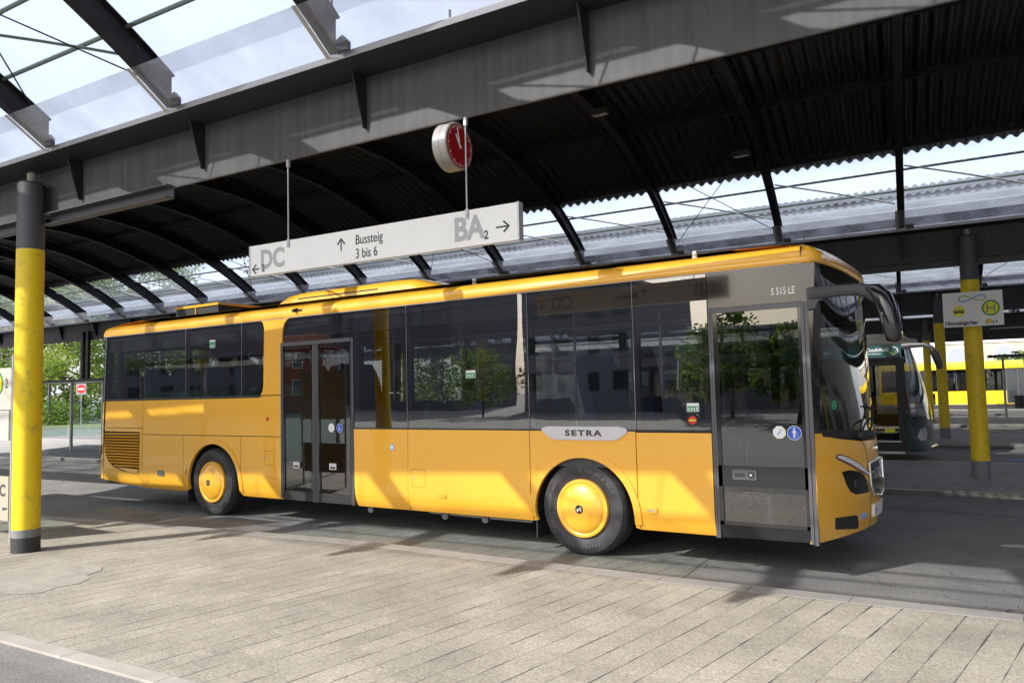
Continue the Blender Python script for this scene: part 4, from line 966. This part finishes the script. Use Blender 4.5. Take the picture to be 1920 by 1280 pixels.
# underside bits
m = MB(); m.box((-7.07, .06, .16), (-7.05, .35, .5)); m.box((-.60, .06, .14), (-.585, .32, .40)); m.build('mud_flap', Mt['blackm'])
m = MB()
for x in (-3.22, -1.98, -1.38): MB().prism([(x, .345), (x + .085, .345), (x + .085, .26), (x + .042, .24), (x, .26)], .10, .13, f=lambda a, b, h: (a, h, b)).build('jacking_bracket', Mt['pole_d'])
m.tube([(-2.2, .14, .31), (-.7, .14, .30)], .014, 6); m.build('under_rail', Mt['galv'])
for x, t in ((0, True), (-6.42, True)):
    wheel(None, x, .055, .505, text=t); wheel(None, x, BW - .055, .505, side=1, text=False)
m = MB(); m.tube([(0, .3, .505), (0, BW - .3, .505)], .08, 8); m.tube([(-6.42, .3, .505), (-6.42, BW - .3, .505)], .1, 8); m.build('axle', Mt['void'])
new = [o for o in bpy.data.objects if o not in before and o.name in scene.objects]
adopt(new, bus)
bpy.data.objects.remove(holder)

# ---------------------------------------------------------------- dark green bus behind
gb = empty('city_bus', (-4.2, 11.72, 0), AL, 'dark green city bus with OstalbMobil lettering, behind the orange bus', 'bus')
# local x: front at 6.0 (near corner), y 0 near side .. 2.55
def GX(y, z):
    t = abs(1 - y / 1.275)
    k = min(max((z - 1.05) / 1.6, 0), 1)
    return 6.42 - .40 * k ** 1.3 - (.42 - .22 * k) * t ** 2.0 + (.02 if z < 1.0 else 0)
def gf(a, b, o): return (GX(a, b) + o, a, b)
def gs(a, b, o): return (a, (.04 * max(0, .5 - b)) - o, b)
gy = [.05, .12, .25, .45, .65, .85, 1.05, 1.275, 1.5, 1.7, 1.9, 2.1, 2.3, 2.43, 2.5]
def G(name, out, mp, off, th, m_, cb=(), ca=None): return skin(name, out, mp, off, th, m_, gb, gy if ca is None else ca, cb)
G('front_panel', [(0, .22), (2.55, .22), (2.55, .98), (1.9, .93), (1.275, .90), (.65, .93), (0, .98)], gf, 0, .03, Mt['teal'], [.4, .6, .8])
G('windscreen', [(0.0, .985), (.65, .935), (1.275, .905), (1.9, .935), (2.55, .985), (2.55, 2.66), (0.0, 2.66)], gf, -.003, .006, Mt['screen'], [1.05, 1.3, 1.6, 1.9, 2.2, 2.5])
G('windscreen_pillar', [(0, .985), (.05, .98), (.09, 2.66), (0, 2.66)], gf, .001, .02, Mt['black'], [1.3, 1.6, 1.9, 2.2, 2.5])
G('roof_front', [(0, 2.665), (2.55, 2.665), (2.45, 2.84), (.1, 2.84)], gf, 0, .1, Mt['teal'], ())
m = MB()
for x0, x1 in ((-6.0, 5.1),): m.box((x0, 0, .25), (x1, .03, 1.0)); 
m.box((-6.0, 2.52, .25), (5.98, 2.55, 1.0)); m.box((-6.0, 0, .22), (-5.97, 2.55, 2.7)); m.build('side_panel', Mt['teal'], gb)
m = MB(); m.prism([(-6, .0), (5.92, .0), (6.2, 1.275), (5.92, 2.55), (-6, 2.55)], 2.70, 2.80); m.prism([(-5.9, .06), (5.85, .06), (5.95, 1.275), (5.85, 2.49), (-5.9, 2.49)], 2.80, 2.90); m.build('roof', Mt['teal'], gb)
m = MB(); m.box((-4, .3, 2.90), (4.6, 2.2, 3.12)); m.build('roof_unit', Mt['white'], gb)
G('route_band', [(3.4, 2.36), (5.93, 2.36), (5.93, 2.64), (3.4, 2.64)], gs, .001, .02, Mt['tealband'], (), ())
G('gloss_band', [(-6, 2.64), (5.95, 2.64), (5.95, 2.72), (-6, 2.72)], gs, .002, .02, Mt['black'], (), ())
G('gloss_band', [(-6, 2.27), (5.95, 2.27), (5.95, 2.36), (-6, 2.36)], gs, .002, .02, Mt['black'], (), ())
G('window', [(-5.9, 1.02), (4.95, 1.02), (4.95, 2.27), (-5.9, 2.27)], gs, 0, .01, Mt['busglass'], (), ())
G('door_pillar', [(4.95, .22), (5.14, .22), (5.14, 2.27), (4.95, 2.27)], gs, .004, .03, Mt['blackm'], (), ())
G('door_pillar', [(5.86, .22), (5.98, .22), (5.98, 2.36), (5.86, 2.36)], gs, .004, .03, Mt['blackm'], (), ())
G('door_glass', [(5.14, .50), (5.86, .50), (5.86, 2.24), (5.14, 2.24)], gs, -.004, .008, Mt['doorglass'], (), ())
m = MB(); t = .07; m.box((5.14, -.003, 2.17), (5.86, .01, 2.27)); m.box((5.14, -.003, .5), (5.2, .01, 2.2)); m.box((5.80, -.003, .5), (5.86, .01, 2.2)); m.box((5.14, .02, .19), (5.86, .05, .5)); m.build('door_border', Mt['blackm'], gb)
m = MB(); m.box((5.16, -.006, .445), (5.84, .02, .475)); m.box((4.95, -.01, .19), (5.9, .02, .235)); m.build('door_sill', Mt['silverp'], gb)
F = lambda x, z: frame_M((x, -.0035, z), (1, 0, 0), (0, 0, 1))
put_text(MB(), 'OstalbMobil', .115, F(5.45, 2.53), sx=.8, bold=.002).build('lettering', Mt['white'], gb); put_text(MB(), 'Alles in Bewegung', .05, F(5.36, 2.445), sx=.85, bold=.001).build('lettering', Mt['white'], gb); put_text(MB(), 'BUS', .1, F(4.35, 2.5), sx=.9).build('lettering', Mt['white'], gb)
m = MB(); m.prism(arc(5.78, 2.50, .095, -120, 100, 16) + arc(5.77, 2.50, .08, 100, -120, 16), .0, .002, f=lambda a, b, h: (a, -.003 - h, b)); m.build('lettering_swoosh', Mt['white'], gb)
m = MB(); m.prism(arc(5.76, 2.49, .07, 190, 360, 12) + arc(5.76, 2.50, .045, 360, 190, 12), .0, .002, f=lambda a, b, h: (a, -.003 - h, b)); m.build('lettering_swoosh', Mt['lime'], gb)
m = MB(); m.prism(rrect(5.52, .66, 5.72, .75, .015), 0, .002, f=lambda a, b, h: (a, -.0 - h, b)); m.build('bus_pictogram', Mt['hyellow'], gb)
m = MB()
for k in range(22):
    t = k / 21 * 2 * math.pi * 1.1; m.box((5.33 + .10 * math.cos(t) * (1 - k * .01) - .004, -.002, .80 + .05 * math.sin(t) - k * .002 - .004), (5.33 + .10 * math.cos(t) * (1 - k * .01) + .004, 0, .80 + .05 * math.sin(t) - k * .002 + .004))
m.build('dotted_trail', Mt['white'], gb)
G('headlight', [(.22, .55), (.34, .72), (.56, .76), (.62, .60), (.55, .48), (.34, .46)], gf, .006, .02, mat('headlamp_clear', (.5, .5, .52), .1, coat=1), [.6])
G('headlight', [(2.55 - .22, .55), (2.55 - .34, .72), (2.55 - .56, .76), (2.55 - .62, .60), (2.55 - .55, .48), (2.55 - .34, .46)], gf, .006, .02, bpy.data.materials['headlamp_clear'], [.6])
m = MB(); m.tube([gf(.7, .30, .03), gf(1.275, .30, .04), gf(1.85, .30, .03)], .03, 8); m.build('bumper_bar', Mt['silver'], gb)
m = MB(); m.tube([(5.95, -.02, 2.58), (6.15, -.06, 2.60), (6.42, -.12, 2.60), (6.55, -.15, 2.52), (6.62, -.16, 2.38)], [(.03, .07), (.03, .06), (.04, .05), (.05, .05), (.04, .05)], 12, flat=.7); m.build('mirror_arm', Mt['mirrorgrey'], gb)
m = MB(); m.tube([(6.54, -.15, 2.48), (6.60, -.16, 2.40), (6.66, -.16, 2.22), (6.69, -.16, 2.06)], [(.05, .05), (.09, .08), (.10, .08), (.07, .06)], 14, flat=.75); m.build('mirror_housing', Mt['mirrorgrey'], gb)
m = MB(); m.box((5.3, .9, .5), (6.0, 2.4, 1.0)); m.box((-5.9, .05, .35), (6, 2.5, .42)); m.build('floor', Mt['interior'], gb)
m = MB(); m.tube([(5.3, .5, .5), (5.5, .45, .95), (5.75, .5, 1.02)], .016, 6); m.build('red_grab_rail', Mt['redsign'], gb)
m = MB(); m.box((-5.95, 2.50, 1.0), (-5.0, 2.54, 2.27)); 
for k in range(-5, 6, 2): m.box((k, 2.50, 1.0), (k + .12, 2.54, 2.27))
m.box((-6, .05, 2.28), (5.9, 2.5, 2.7)); m.build('inner_lining', Mt['interior'], gb)
G('window', [(-5.9, 1.02), (5.9, 1.02), (5.9, 2.27), (-5.9, 2.27)], lambda a, b, o: (a, 2.55 + o, b), 0, .01, Mt['busglass'], (), ())
for x in (3.3, -2.9):
    wheel(gb, x, .0, .48, r=.48 + .038, cap_m=Mt['galv'], text=False); wheel(gb, x, 2.55, .48, r=.518, side=1, cap_m=Mt['galv'], text=False)

# ---------------------------------------------------------------- yellow bus far away
Mt['farbus'] = mat('far_bus_yellow', (.78, .52, .01), .4, coat=.5)
def simple_bus(loc, rz, label, L_=12, body=None, doors=(1.6, 7.2)):
    g = empty('city_bus', loc, rz, label, 'bus'); body = body or Mt['farbus']
    m = MB(); vv = []
    prof = [(0, .3), (0, 2.8), (.04, 2.92), (.14, 3.0), (.4, 3.05), (2.15, 3.05), (2.41, 3.0), (2.51, 2.92), (2.55, 2.8), (2.55, .3)]
    def wall(y0, y1):
        xs = [0] ; holes = [2.7, 9.2]
        m.box((0, y0, .32), (2.15, y1, 1.15)); m.box((3.25, y0, .32), (8.65, y1, 1.15)); m.box((9.75, y0, .32), (L_, y1, 1.15))
        m.box((2.15, y0, 1.02), (3.25, y1, 1.15)); m.box((8.65, y0, 1.02), (9.75, y1, 1.15)); m.box((0, y0, 2.55), (L_, y1, 2.8))
        for x in (0, 2.35, 8.6, 11.9): m.box((x, y0, 1.15), (x + .1, y1, 2.55))
    wall(0, .04); wall(2.51, 2.55); m.box((-.03, 0.02, .32), (0.0, 2.53, 2.8)); m.box((L_, .02, .32), (L_ + .03, 2.53, 2.8))
    m.build('body', body, g)
    m = MB(); r = prof[1:-1]; n = len(r)
    m.add([(x, a, b) for x in (-.02, L_ + .02) for a, b in r], [(i, i + 1, n + i + 1, n + i) for i in range(n - 1)] + [list(range(n)), list(range(n, 2 * n))], 0, True); m.build('roof', body, g)
    for y in (-.004, 2.55):
        for a, b in ((.15, 1.5), (1.5, 2.35), (2.5, 4.4), (4.4, 6.2), (6.2, 8.6), (8.75, 10.3), (10.3, 11.85)):
            f = MB().box((a + .03, y, 1.17), (b - .03, y + .004, 2.53)).build('window', Mt['farglass'], g)
    for x in doors:
        MB().box((x, -.012, .36), (x + 1.25, .0, 2.5)).build('door', Mt['winfar'], g)
        m = MB()
        for q in (0, .60, 1.21): m.box((x + q, -.018, .36), (x + q + .05, -.012, 2.5))
        m.build('door_frame', Mt['greyframe'], g)
    for x in (2.7, 9.2): wheel(g, x, .03, .49, r=.49, cap_m=Mt['galv'], text=False, capr=.27)
    m = MB(); m.box((2, .3, .3), (10, 2.2, .5)); m.build('chassis', Mt['void'], g)
    m = MB(); m.box((.1, .1, 2.35), (L_ - .1, 2.45, 2.75)); m.box((.1, .1, .5), (L_ - .1, 2.45, .6)); m.box((.1, 2.40, .6), (L_ - .1, 2.48, 1.2)); m.build('inner_lining', Mt['blackm'], g)
    for x in (1.2, 3.4, 4.2, 5, 5.8, 7, 8, 9.5, 10.4):
        m = MB(); m.box((x, 1.6, .9), (x + .12, 2.4, 1.7)); m.build('passenger_seat', Mt['seat'], g)
    return g
simple_bus((-4.3, 50.2, 0), R_(1.5), 'bright yellow city bus standing in the sun beyond the far canopy edge')
simple_bus((8.6, 50.9, 0), R_(1.5), 'second yellow city bus at the right edge, behind the far bus shelter', doors=(4.6, 10.3))

# ---------------------------------------------------------------- stop sign on column
x, y, _ = S(4.58, WEBV[1] - .18, 0)
sg = empty('stop_sign', (3.34, 8.2, 3.02), R_(2), 'white board with H stop symbol and the word Himmelsgarten on a yellow column', 'sign')
MB().box((-.45, -.012, -.30), (.45, .0, .30)).build('board', Mt['whitesign'], sg)
def sf(a, b, h): return (a, -.013 - h, b)
m = MB(); m.prism(arc(.27, -.0, .135, 0, 352, 44), 0, .001, f=sf); m.build('green_ring', Mt['hgreen'], sg)
m = MB(); m.prism(arc(.27, 0, .108, 0, 352, 44), .001, .002, f=sf); m.build('yellow_disc', Mt['hyellow'], sg); m = MB(); m.prism(arc(-.21, -.03, .095, 0, 352, 44), 0, .001, f=sf); m.build('yellow_disc', Mt['hyellow'], sg)
m = MB(); m.box((.205, -.017, -.07), (.225, -.0155, .07)); m.box((.315, -.017, -.07), (.335, -.0155, .07)); m.box((.225, -.017, -.01), (.315, -.0155, .012)); m.build('stop_letter', Mt['hgreen'], sg)
m = MB(); m.prism(rrect(-.29, -.055, -.13, .005, .012), .001, .002, f=sf)
m.prism(arc(-.255, -.055, .016, 0, 330, 11), .001, .002, f=sf); m.prism(arc(-.165, -.055, .016, 0, 330, 11), .001, .002, f=sf); m.build('bus_pictogram', Mt['signdark'], sg)
m = MB()
for k in range(5): m.box((-.282 + k * .03, -.017, -.022), (-.258 + k * .03, -.0155, -.002))
m.build('pictogram_windows', Mt['hyellow'], sg)
m = MB(); put_text(m, 'Himmelsgarten', .10, frame_M((-.18, -.0135, -.235), (1, 0, 0), (0, 0, 1)), bold=.003, sx=.8); put_text(m, 'Linie 6', .08, frame_M((.27, -.0135, -.235), (1, 0, 0), (0, 0, 1)), bold=.0015, sx=.85); m.build('lettering', Mt['signdark'], sg)
m = MB(); pts = []
for k in range(41):
    t = k / 40 * 2 * math.pi; pts.append((.20 * math.cos(t), -.016, .185 + .05 * math.sin(2 * t)))
m.tube(pts[:21], [(.004, .013)] * 21, 6); m.build('loop_logo_blue', Mt['lblue'], sg)
m = MB(); m.tube(pts[20:], [(.004, .011)] * 21, 6); m.build('loop_logo_green', Mt['lime'], sg)
m = MB(); m.prism(arc(.235, -.225, .042, 0, 345, 20), .002, .0035, f=sf); m.build('round_sticker', mat('sticker_amber', (.75, .5, .02), .5), sg)

# ---------------------------------------------------------------- stop post with boards at the left edge
sp = empty('stop_post', (-6.4, -2.8, .08), 0, 'stop post with H symbol, number 2, timetables and letter C board, left edge', 'sign')
m = MB()
m.tube([(.0, .0, 0), (.0, .0, 2.30)], .018, 10); m.tube([(-1.15, .0, 0), (-1.15, .0, 2.30)], .018, 10); m.build('post', Mt['galv'], sp)
cream = mat('board_cream', (.55, .52, .45), .5)
m = MB(); m.box((-1.12, -.02, 1.62), (-.005, .0, 2.14)); m.build('stop_board', cream, sp)
m = MB(); m.box((-1.12, -.03, 1.24), (-.03, .005, 1.61)); m.build('timetable_case', mat('paper', (.60, .59, .55), .3, coat=.6), sp)
m = MB(); m.box((-1.12, -.02, .26), (-.03, .0, .80)); m.build('lower_board', mat('board_tan', (.36, .31, .25), .55), sp)
f0 = lambda a, b, h: (a, -.021 - h, b)
m = MB(); m.prism(arc(-.37, 1.945, .155, 0, 352, 44), 0, .001, f=f0); m.build('green_ring', Mt['hgreen'], sp)
m = MB(); m.prism(arc(-.37, 1.945, .125, 0, 352, 44), .001, .002, f=f0); m.build('yellow_disc', Mt['hyellow'], sp)
m = MB(); put_text(m, 'H', .2, frame_M((-.37, -.0235, 1.945), (1, 0, 0), (0, 0, 1)), bold=.004); m.build('stop_letter', Mt['hgreen'], sp)
m = MB(); put_text(m, '2', .17, frame_M((-.12, -.0215, 1.94), (1, 0, 0), (0, 0, 1))); put_text(m, 'C', .20, frame_M((-.18, -.0215, .62), (1, 0, 0), (0, 0, 1)), bold=.006, sx=1.1)
m.prism([(-.17, .42), (-.05, .42), (-.05, .40), (-.17, .38)], 0, .001, f=f0)
m.build('lettering', Mt['signdark'], sp)
m = MB()
for k in range(6): m.box((-.30, -.0215, 1.76 - k * .018), (-.30 + .14 + .05 * ((k * 7) % 3), -.0205, 1.764 - k * .018))
m.build('small_print', Mt['signgrey'], sp)
for c in (1.44, 1.33):
    m = MB()
    for k in range(5): m.box((-.30, -.0315, c + .05 - k * .018), (-.12, -.0305, c + .053 - k * .018))
    m.build('small_print', Mt['signgrey'], sp)

# ---------------------------------------------------------------- shelters
def shelter(loc, rz, w, d, h, label, glassh=(.35, 1.9), posts=None, up=True, back=True):
    g = empty('waiting_shelter', loc, rz, label, 'shelter')
    for x in (posts or (0.1, w - .1)):
        for y in ((.1, d - .1) if back else (d / 2,)): MB().tube([(x, y, 0), (x, y, h)], .05, 12).build('post', Mt['galv'], g)
    m = MB(); m.box((0, 0, h), (w, d, h + .05)); m.build('roof_plate', Mt['clear'] if not up else Mt['galv'], g)
    m = MB(); m.box((0, -.03, h - .02), (w, .0, h + .07)); m.box((0, d, h - .02), (w, d + .03, h + .07)); m.build('roof_edge', Mt['blackm'], g)
    if back:
        n = max(1, round(w / 1.4))
        for i in range(n): MB().box((.15 + i * (w - .3) / n, d - .1, glassh[0]), (.10 + (i + 1) * (w - .3) / n, d - .09, glassh[1])).build('glass_pane', Mt['clear'], g)
        MB().box((.1, .15, glassh[0]), (.11, d - .15, glassh[1])).build('glass_pane', Mt['clear'], g)
        MB().box((w - .11, .15, glassh[0]), (w - .1, d - .15, glassh[1])).build('glass_pane', Mt['clear'], g)
    if up:
        for x in (w * .2, w * .75):
            m = MB(); m.tube([(x, d * .4, h + .05), (x, d * .4, h + .16)], .015, 6); m.box((x - .12, d * .3, h + .15), (x + .12, d * .5, h + .2)); m.build('uplight', Mt['blackm'], g)
    return g
shelter((-26.4, 6.5, .08), R_(4), 6.4, 1.6, 2.42, 'open glass waiting shelter with flat roof behind the rear of the orange bus', (.45, 1.75), posts=(.3, 2.6, 4.4, 6.2))
shelter((2.7, 30.9, .08), R_(3), 5, 1.5, 2.7, 'slim open shelter with grey post, right edge between canopy columns', posts=(.55, 4.5), back=False)
shelter((-13.6, -4.9, .08), R_(1), 5.2, 1.9, 2.5, 'glass waiting shelter on the near pavement, outside the left edge', posts=(.2, 2.6, 5.0))
for px_, x, y in (('a', -24.15, 8.5), ('b', -23.75, 8.5)):
    pass
tp = empty('twin_hanger', (-23.95, 7.35, 2.55), 0, 'pair of black posts between far girder and shelter roof, left background', 'post')
for dx in (-.22, .12): MB().box((dx - .07, -.05, 0), (dx + .07, .05, 1.75)).build('post', Mt['blackm'], tp)
# no-entry sign
ne = empty('no_entry_sign', (-51.4, 21.5, 0), R_(33), 'small round red no-entry sign on a grey post, left background', 'sign')
MB().tube([(0, .03, 0), (0, .03, 3.0)], .04, 10).build('post', Mt['galv'], ne)
MB().box((-.36, -.01, 2.3), (.36, .01, 3.1)).build('backing', mat('sign_back', (.25, .26, .28), .5), ne)
m = MB(); m.prism(arc(0, 2.70, .30, 0, 350, 36), .01, .016, f=lambda a, b, h: (a, -h, b)); m.build('red_disc', Mt['redsign'], ne)
MB().box((-.22, -.02, 2.64), (.22, -.0165, 2.76)).build('white_bar', Mt['white'], ne)
# street lamp
lp = empty('street_lamp', (-61, 24, 0), 0, 'tall dark street lamp in front of the trees, left background', 'street lamp')
MB().tube([(0, 0, 0), (0, 0, 7.2)], [.11, .08], 10).build('post', Mt['pole_d'], lp); MB().tube([(0, 0, 7.2), (.3, -.2, 7.5), (.9, -.6, 7.55)], [.08, .07, .14], 8).build('lamp_head', Mt['pole_d'], lp)
# litter bin
lb = empty('litter_bin', (3.62, 39.9, .08), 0, 'dark cylindrical litter bin on a post by the far shelter', 'bin')
MB().lathe([(.2, .25), (.22, .9), (.2, .92), (.18, .9), (.17, .3)], 20).build('bucket', Mt['blackm'], lb); MB().tube([(.28, .1, 0), (.28, .1, 1.1)], .03, 8).build('post', Mt['galv'], lb)
pp = empty('thin_post', (3.95, 39.8, .08), 0, 'thin grey post at the right edge beside the litter bin', 'post'); MB().tube([(0, 0, 0), (0, 0, 2.9)], .05, 10).build('post', Mt['galv'], pp)

# ---------------------------------------------------------------- buildings
def building(loc, rz, w, d, h, label, wall_m, floors, cols, win_w=1.1, win_h=1.5, arch=False, pane_m=None, frame_m=None, name='town_house', cat='building', roof_h=0, band=False, z0=1.0, backdoor=False):
    g = empty(name, loc, rz, label, cat)
    MB().box((0, 0, 0), (w, d, h)).build('wall', wall_m, g)
    if roof_h:
        m = MB(); m.add([(-.4, -.4, h), (w + .4, -.4, h), (w + .4, d + .4, h), (-.4, d + .4, h), (w * .15, d / 2, h + roof_h), (w * .85, d / 2, h + roof_h)], [(0, 1, 5, 4), (2, 3, 4, 5), (1, 2, 5), (3, 0, 4), (0, 3, 2, 1)]); m.build('roof', mat(name + '_roof', (.22, .08, .05), .8), g)
    else:
        MB().box((-.15, -.15, h), (w + .15, d + .15, h + .3)).build('roof', Mt['pole_g'], g)
    fh = (h - z0) / floors
    for f in range(floors):
        for c in range(cols):
            x = w * (c + .5) / cols; z = z0 + f * fh + fh * .25
            pts = [(x - win_w / 2, z), (x + win_w / 2, z), (x + win_w / 2, z + win_h)] + (arc(x, z + win_h, win_w / 2, 15, 165, 8) if arch else []) + [(x - win_w / 2, z + win_h)]
            fr = MB().prism([(x + (a - x) * 1.16, z + (b - z) * 1.08 - .06) for a, b in pts], -.05, -.0, f=lambda a, b, h_: (a, h_, b)).build('window', frame_m or Mt['whitesign'], g)
            MB().prism(pts, -.06, -.052, f=lambda a, b, h_: (a, h_, b)).build('pane', pane_m or Mt['winfar'], fr)
    if band:
        for f in range(1, floors + 1): MB().box((0, -.1, z0 + f * fh - .25), (w, 0, z0 + f * fh - .05)).build('cornice', Mt['whitesign'], g)
    return g
stone = mat('sandstone', (.46, .41, .33), .8, noise=(1.5, (.36, .31, .25), .4, .7))
building((-2, 63.5, 0), R_(2), 22, 10, 13, 'beige stone building with arched windows behind the yellow bus', stone, 3, 7, 1.5, 1.7, True, band=True, pane_m=mat('pane_pale', (.30, .33, .37), .2, coat=.5))
building((-26, 62, 0), R_(2), 20, 10, 12, 'cream plaster house left of the arched stone building', mat('plaster', (.58, .50, .36), .85), 4, 7, roof_h=4)
grey_w = mat('render_grey', (.36, .37, .42), .8)
building((-108, 20, 0), R_(38), 20, 12, 16, 'grey apartment block with balconies, far left background', grey_w, 5, 6, 2.2, 1.4, band=True, name='apartment_building')
# behind the camera (mirrored in the bus windows)
dark_w = mat('dark_render', (.10, .10, .115), .7)
building((-48, -60, 0), R_(180), 17, 12, 24, 'tall dark office tower behind the camera, mirrored in the middle bus window', dark_w, 6, 5, 1.0, 2.0, name='office_building', frame_m=dark_w)
building((-20.5, -47, 0), R_(180), 10.5, 12, 10.0, 'dark grey house behind the camera, mirrored in the window over the front wheel', mat('render_mid', (.17, .17, .19), .8), 3, 4, 1.2, 1.4, frame_m=dark_w)
building((-8, -48, 0), R_(180), 11.5, 9, 5.2, 'low grey house behind the camera, mirrored in the front passenger window', bpy.data.materials['render_mid'], 2, 5, 1.2, 1.0, frame_m=dark_w)
building((-66, -64, 0), R_(122), 62, 14, 13, 'long dark terrace behind the camera, mirrored in the rear bus windows', dark_w, 4, 18, 1.3, 1.7, name='terrace_building', frame_m=dark_w)
building((-46.5, -38, 0), R_(180), 5.5, 3, 5.5, 'half-timbered brick house behind the camera, mirrored in the rear door', mat('brick', (.24, .09, .05), .85), 2, 2, 1.2, 1.2, roof_h=1.8)
building((-2, -38, 0), R_(180), 12, 6, 4.2, 'low flat-roofed pavilion behind the camera', mat('pavilion', (.16, .16, .17), .6), 1, 5, 2.0, 2.0, name='pavilion')
building((52, -30, 0), R_(95), 90, 14, 13, 'unseen dark block added right of the bus station to darken the windscreen reflection', dark_w, 4, 22, 1.4, 1.8, name='office_building', frame_m=dark_w)  # added out of view so the windscreen mirrors less bright horizon

# ---------------------------------------------------------------- trees
leafm = []
for nm, c1, c2 in (('leaf_light', (.17, .24, .03), (.26, .33, .06)), ('leaf_mid', (.10, .17, .025), (.16, .23, .04)), ('leaf_dark', (.03, .07, .014), (.06, .11, .02))):
    m_ = mat(nm, c1, .6, noise=(.8, c2, .35, .65), spec=.3); b_ = m_.node_tree.nodes['Principled BSDF']
    tl = m_.node_tree.nodes.new('ShaderNodeBsdfTranslucent'); tl.inputs[0].default_value = (*[min(1, c * 1.6) for c in c2], 1)
    ms = m_.node_tree.nodes.new('ShaderNodeMixShader'); ms.inputs[0].default_value = .35
    out_ = m_.node_tree.nodes['Material Output']; m_.node_tree.links.new(b_.outputs[0], ms.inputs[1]); m_.node_tree.links.new(tl.outputs[0], ms.inputs[2]); m_.node_tree.links.new(ms.outputs[0], out_.inputs[0])
    leafm.append(m_)
bark = mat('bark', (.07, .055, .04), .9, noise=(6, (.11, .09, .07), .4, .7))
def tree(loc, h, r, label, rnd, mats_, n=5200, leaf=.30, low=.15, name='broadleaf_tree'):
    g = empty(name, loc, 0, label, 'tree', 'trees around the bus station')
    rr = random.Random(rnd)
    m = MB(); m.tube([(0, 0, 0), (.1, .05, h * .25), (0, .1, h * .5), (.1, 0, h * .8)], [h * .022, h * .017, h * .012, h * .005], 8)
    for k in range(9):
        a = rr.uniform(0, 6.28); z = h * rr.uniform(.25, .65); L_ = r * rr.uniform(.5, .8)
        m.tube([(0, 0, z), (L_ * .5 * math.cos(a), L_ * .5 * math.sin(a), z + h * .07), (L_ * math.cos(a), L_ * math.sin(a), z + h * .17)], [h * .009, h * .006, h * .002], 6)
    m.build('trunk', bark, g)
    cl = []
    for k in range(46):
        a = rr.uniform(0, 6.28); t = rr.uniform(0, 1); z = low + (1 - low) * t
        prof = math.sin(math.pi * min(1, max(0, (t * .86 + .10)))) ** .6
        q = r * prof * math.sqrt(rr.uniform(.15, 1))
        cl.append((q * math.cos(a), q * math.sin(a), h * z, r * rr.uniform(.17, .34), rr.choice(range(len(mats_)))))
    m = MB(); V = []; Fc = []; Mi = []
    for i in range(n):
        cx, cy, cz_, cr_, mi = cl[i % len(cl)]
        while True:
            p = Vector((rr.uniform(-1, 1), rr.uniform(-1, 1), rr.uniform(-1, 1)))
            if .1 < p.length < 1: break
        c = Vector((cx, cy, cz_)) + p * cr_
        d1 = Vector((rr.uniform(-1, 1), rr.uniform(-1, 1), rr.uniform(-.7, .7))).normalized(); d2 = d1.cross(Vector((rr.uniform(-1, 1), rr.uniform(-1, 1), rr.uniform(-1, 1)))).normalized()
        s = leaf * rr.uniform(.5, 1.1); n0 = len(m.v)
        m.v += [tuple(c - d1 * s * .5), tuple(c + d2 * s * .28), tuple(c + d1 * s * .5), tuple(c - d2 * s * .28)]
        m.f.append([n0, n0 + 1, n0 + 2, n0 + 3]); m.m.append(mi if rr.random() < .8 else rr.choice(range(len(mats_)))); m.sm.append(False)
    me = bpy.data.meshes.new('crown'); me.from_pydata(m.v, [], m.f)
    for q in mats_: me.materials.append(q)
    me.polygons.foreach_set('material_index', m.m); me.update()
    o = bpy.data.objects.new('crown', me); COL.objects.link(o); o.parent = g
    return g
tree((-63, 27.5, 0), 12.5, 6.2, 'bright green bushy tree right of the street lamp, left background', 3, leafm[:2], 34000, .30, .0)
tree((-76, 27, 0), 13, 6.5, 'bright green tree behind the street lamp', 4, leafm[:2], 28000, .34, .02)
tree((-60, 33, 0), 14, 6.5, 'mid green tree seen through the rear bus windows', 5, leafm, 9000, .42, .05)
tree((-48, 34, 0), 12, 6, 'green tree behind the rear half of the orange bus', 6, leafm, 9000, .42, .05)
tree((-75, 34, 0), 15, 7, 'tall tree at the far left behind the lamp', 8, leafm, 8000, .5, .05)
tree((-38, 44, 0), 13, 6, 'green tree far behind the double door of the bus', 9, leafm, 6000, .5, .05)
tree((-22, 55, 0), 9, 4, 'small tree beside the cream plaster house', 10, leafm[1:], 4000, .4, .1)
tree((3.5, 57.5, 0), 3.3, 2.4, 'bushy green tree behind the windows of the far yellow bus', 31, leafm[1:], 5000, .3, .1)
tree((9, 58, 0), 3.3, 2.2, 'bushy tree behind the second yellow bus', 32, leafm[1:], 5000, .3, .1)
tree((-12, 58, 0), 15, 4.5, 'tree whose top shows above the roof glazing right of centre', 11, leafm[1:], 6000, .4, .3)
for i, (x, y, h, r, l) in enumerate(((-7, -27, 4.6, 1.7, 'young street tree behind the camera, mirrored in the front door'), (-10, -33, 4.8, 2.0, 'slim street tree behind the camera, right of the pavilion'), (-30, -40, 4.5, 3.2, 'street tree behind the camera, mirrored in the middle windows'), (-3, -22, 3.6, 1.5, 'low tree behind the camera beside the pavilion'))):
    tree((x, y, 0), h, r, l, 20 + i, leafm[1:], 3500, .28, .3)
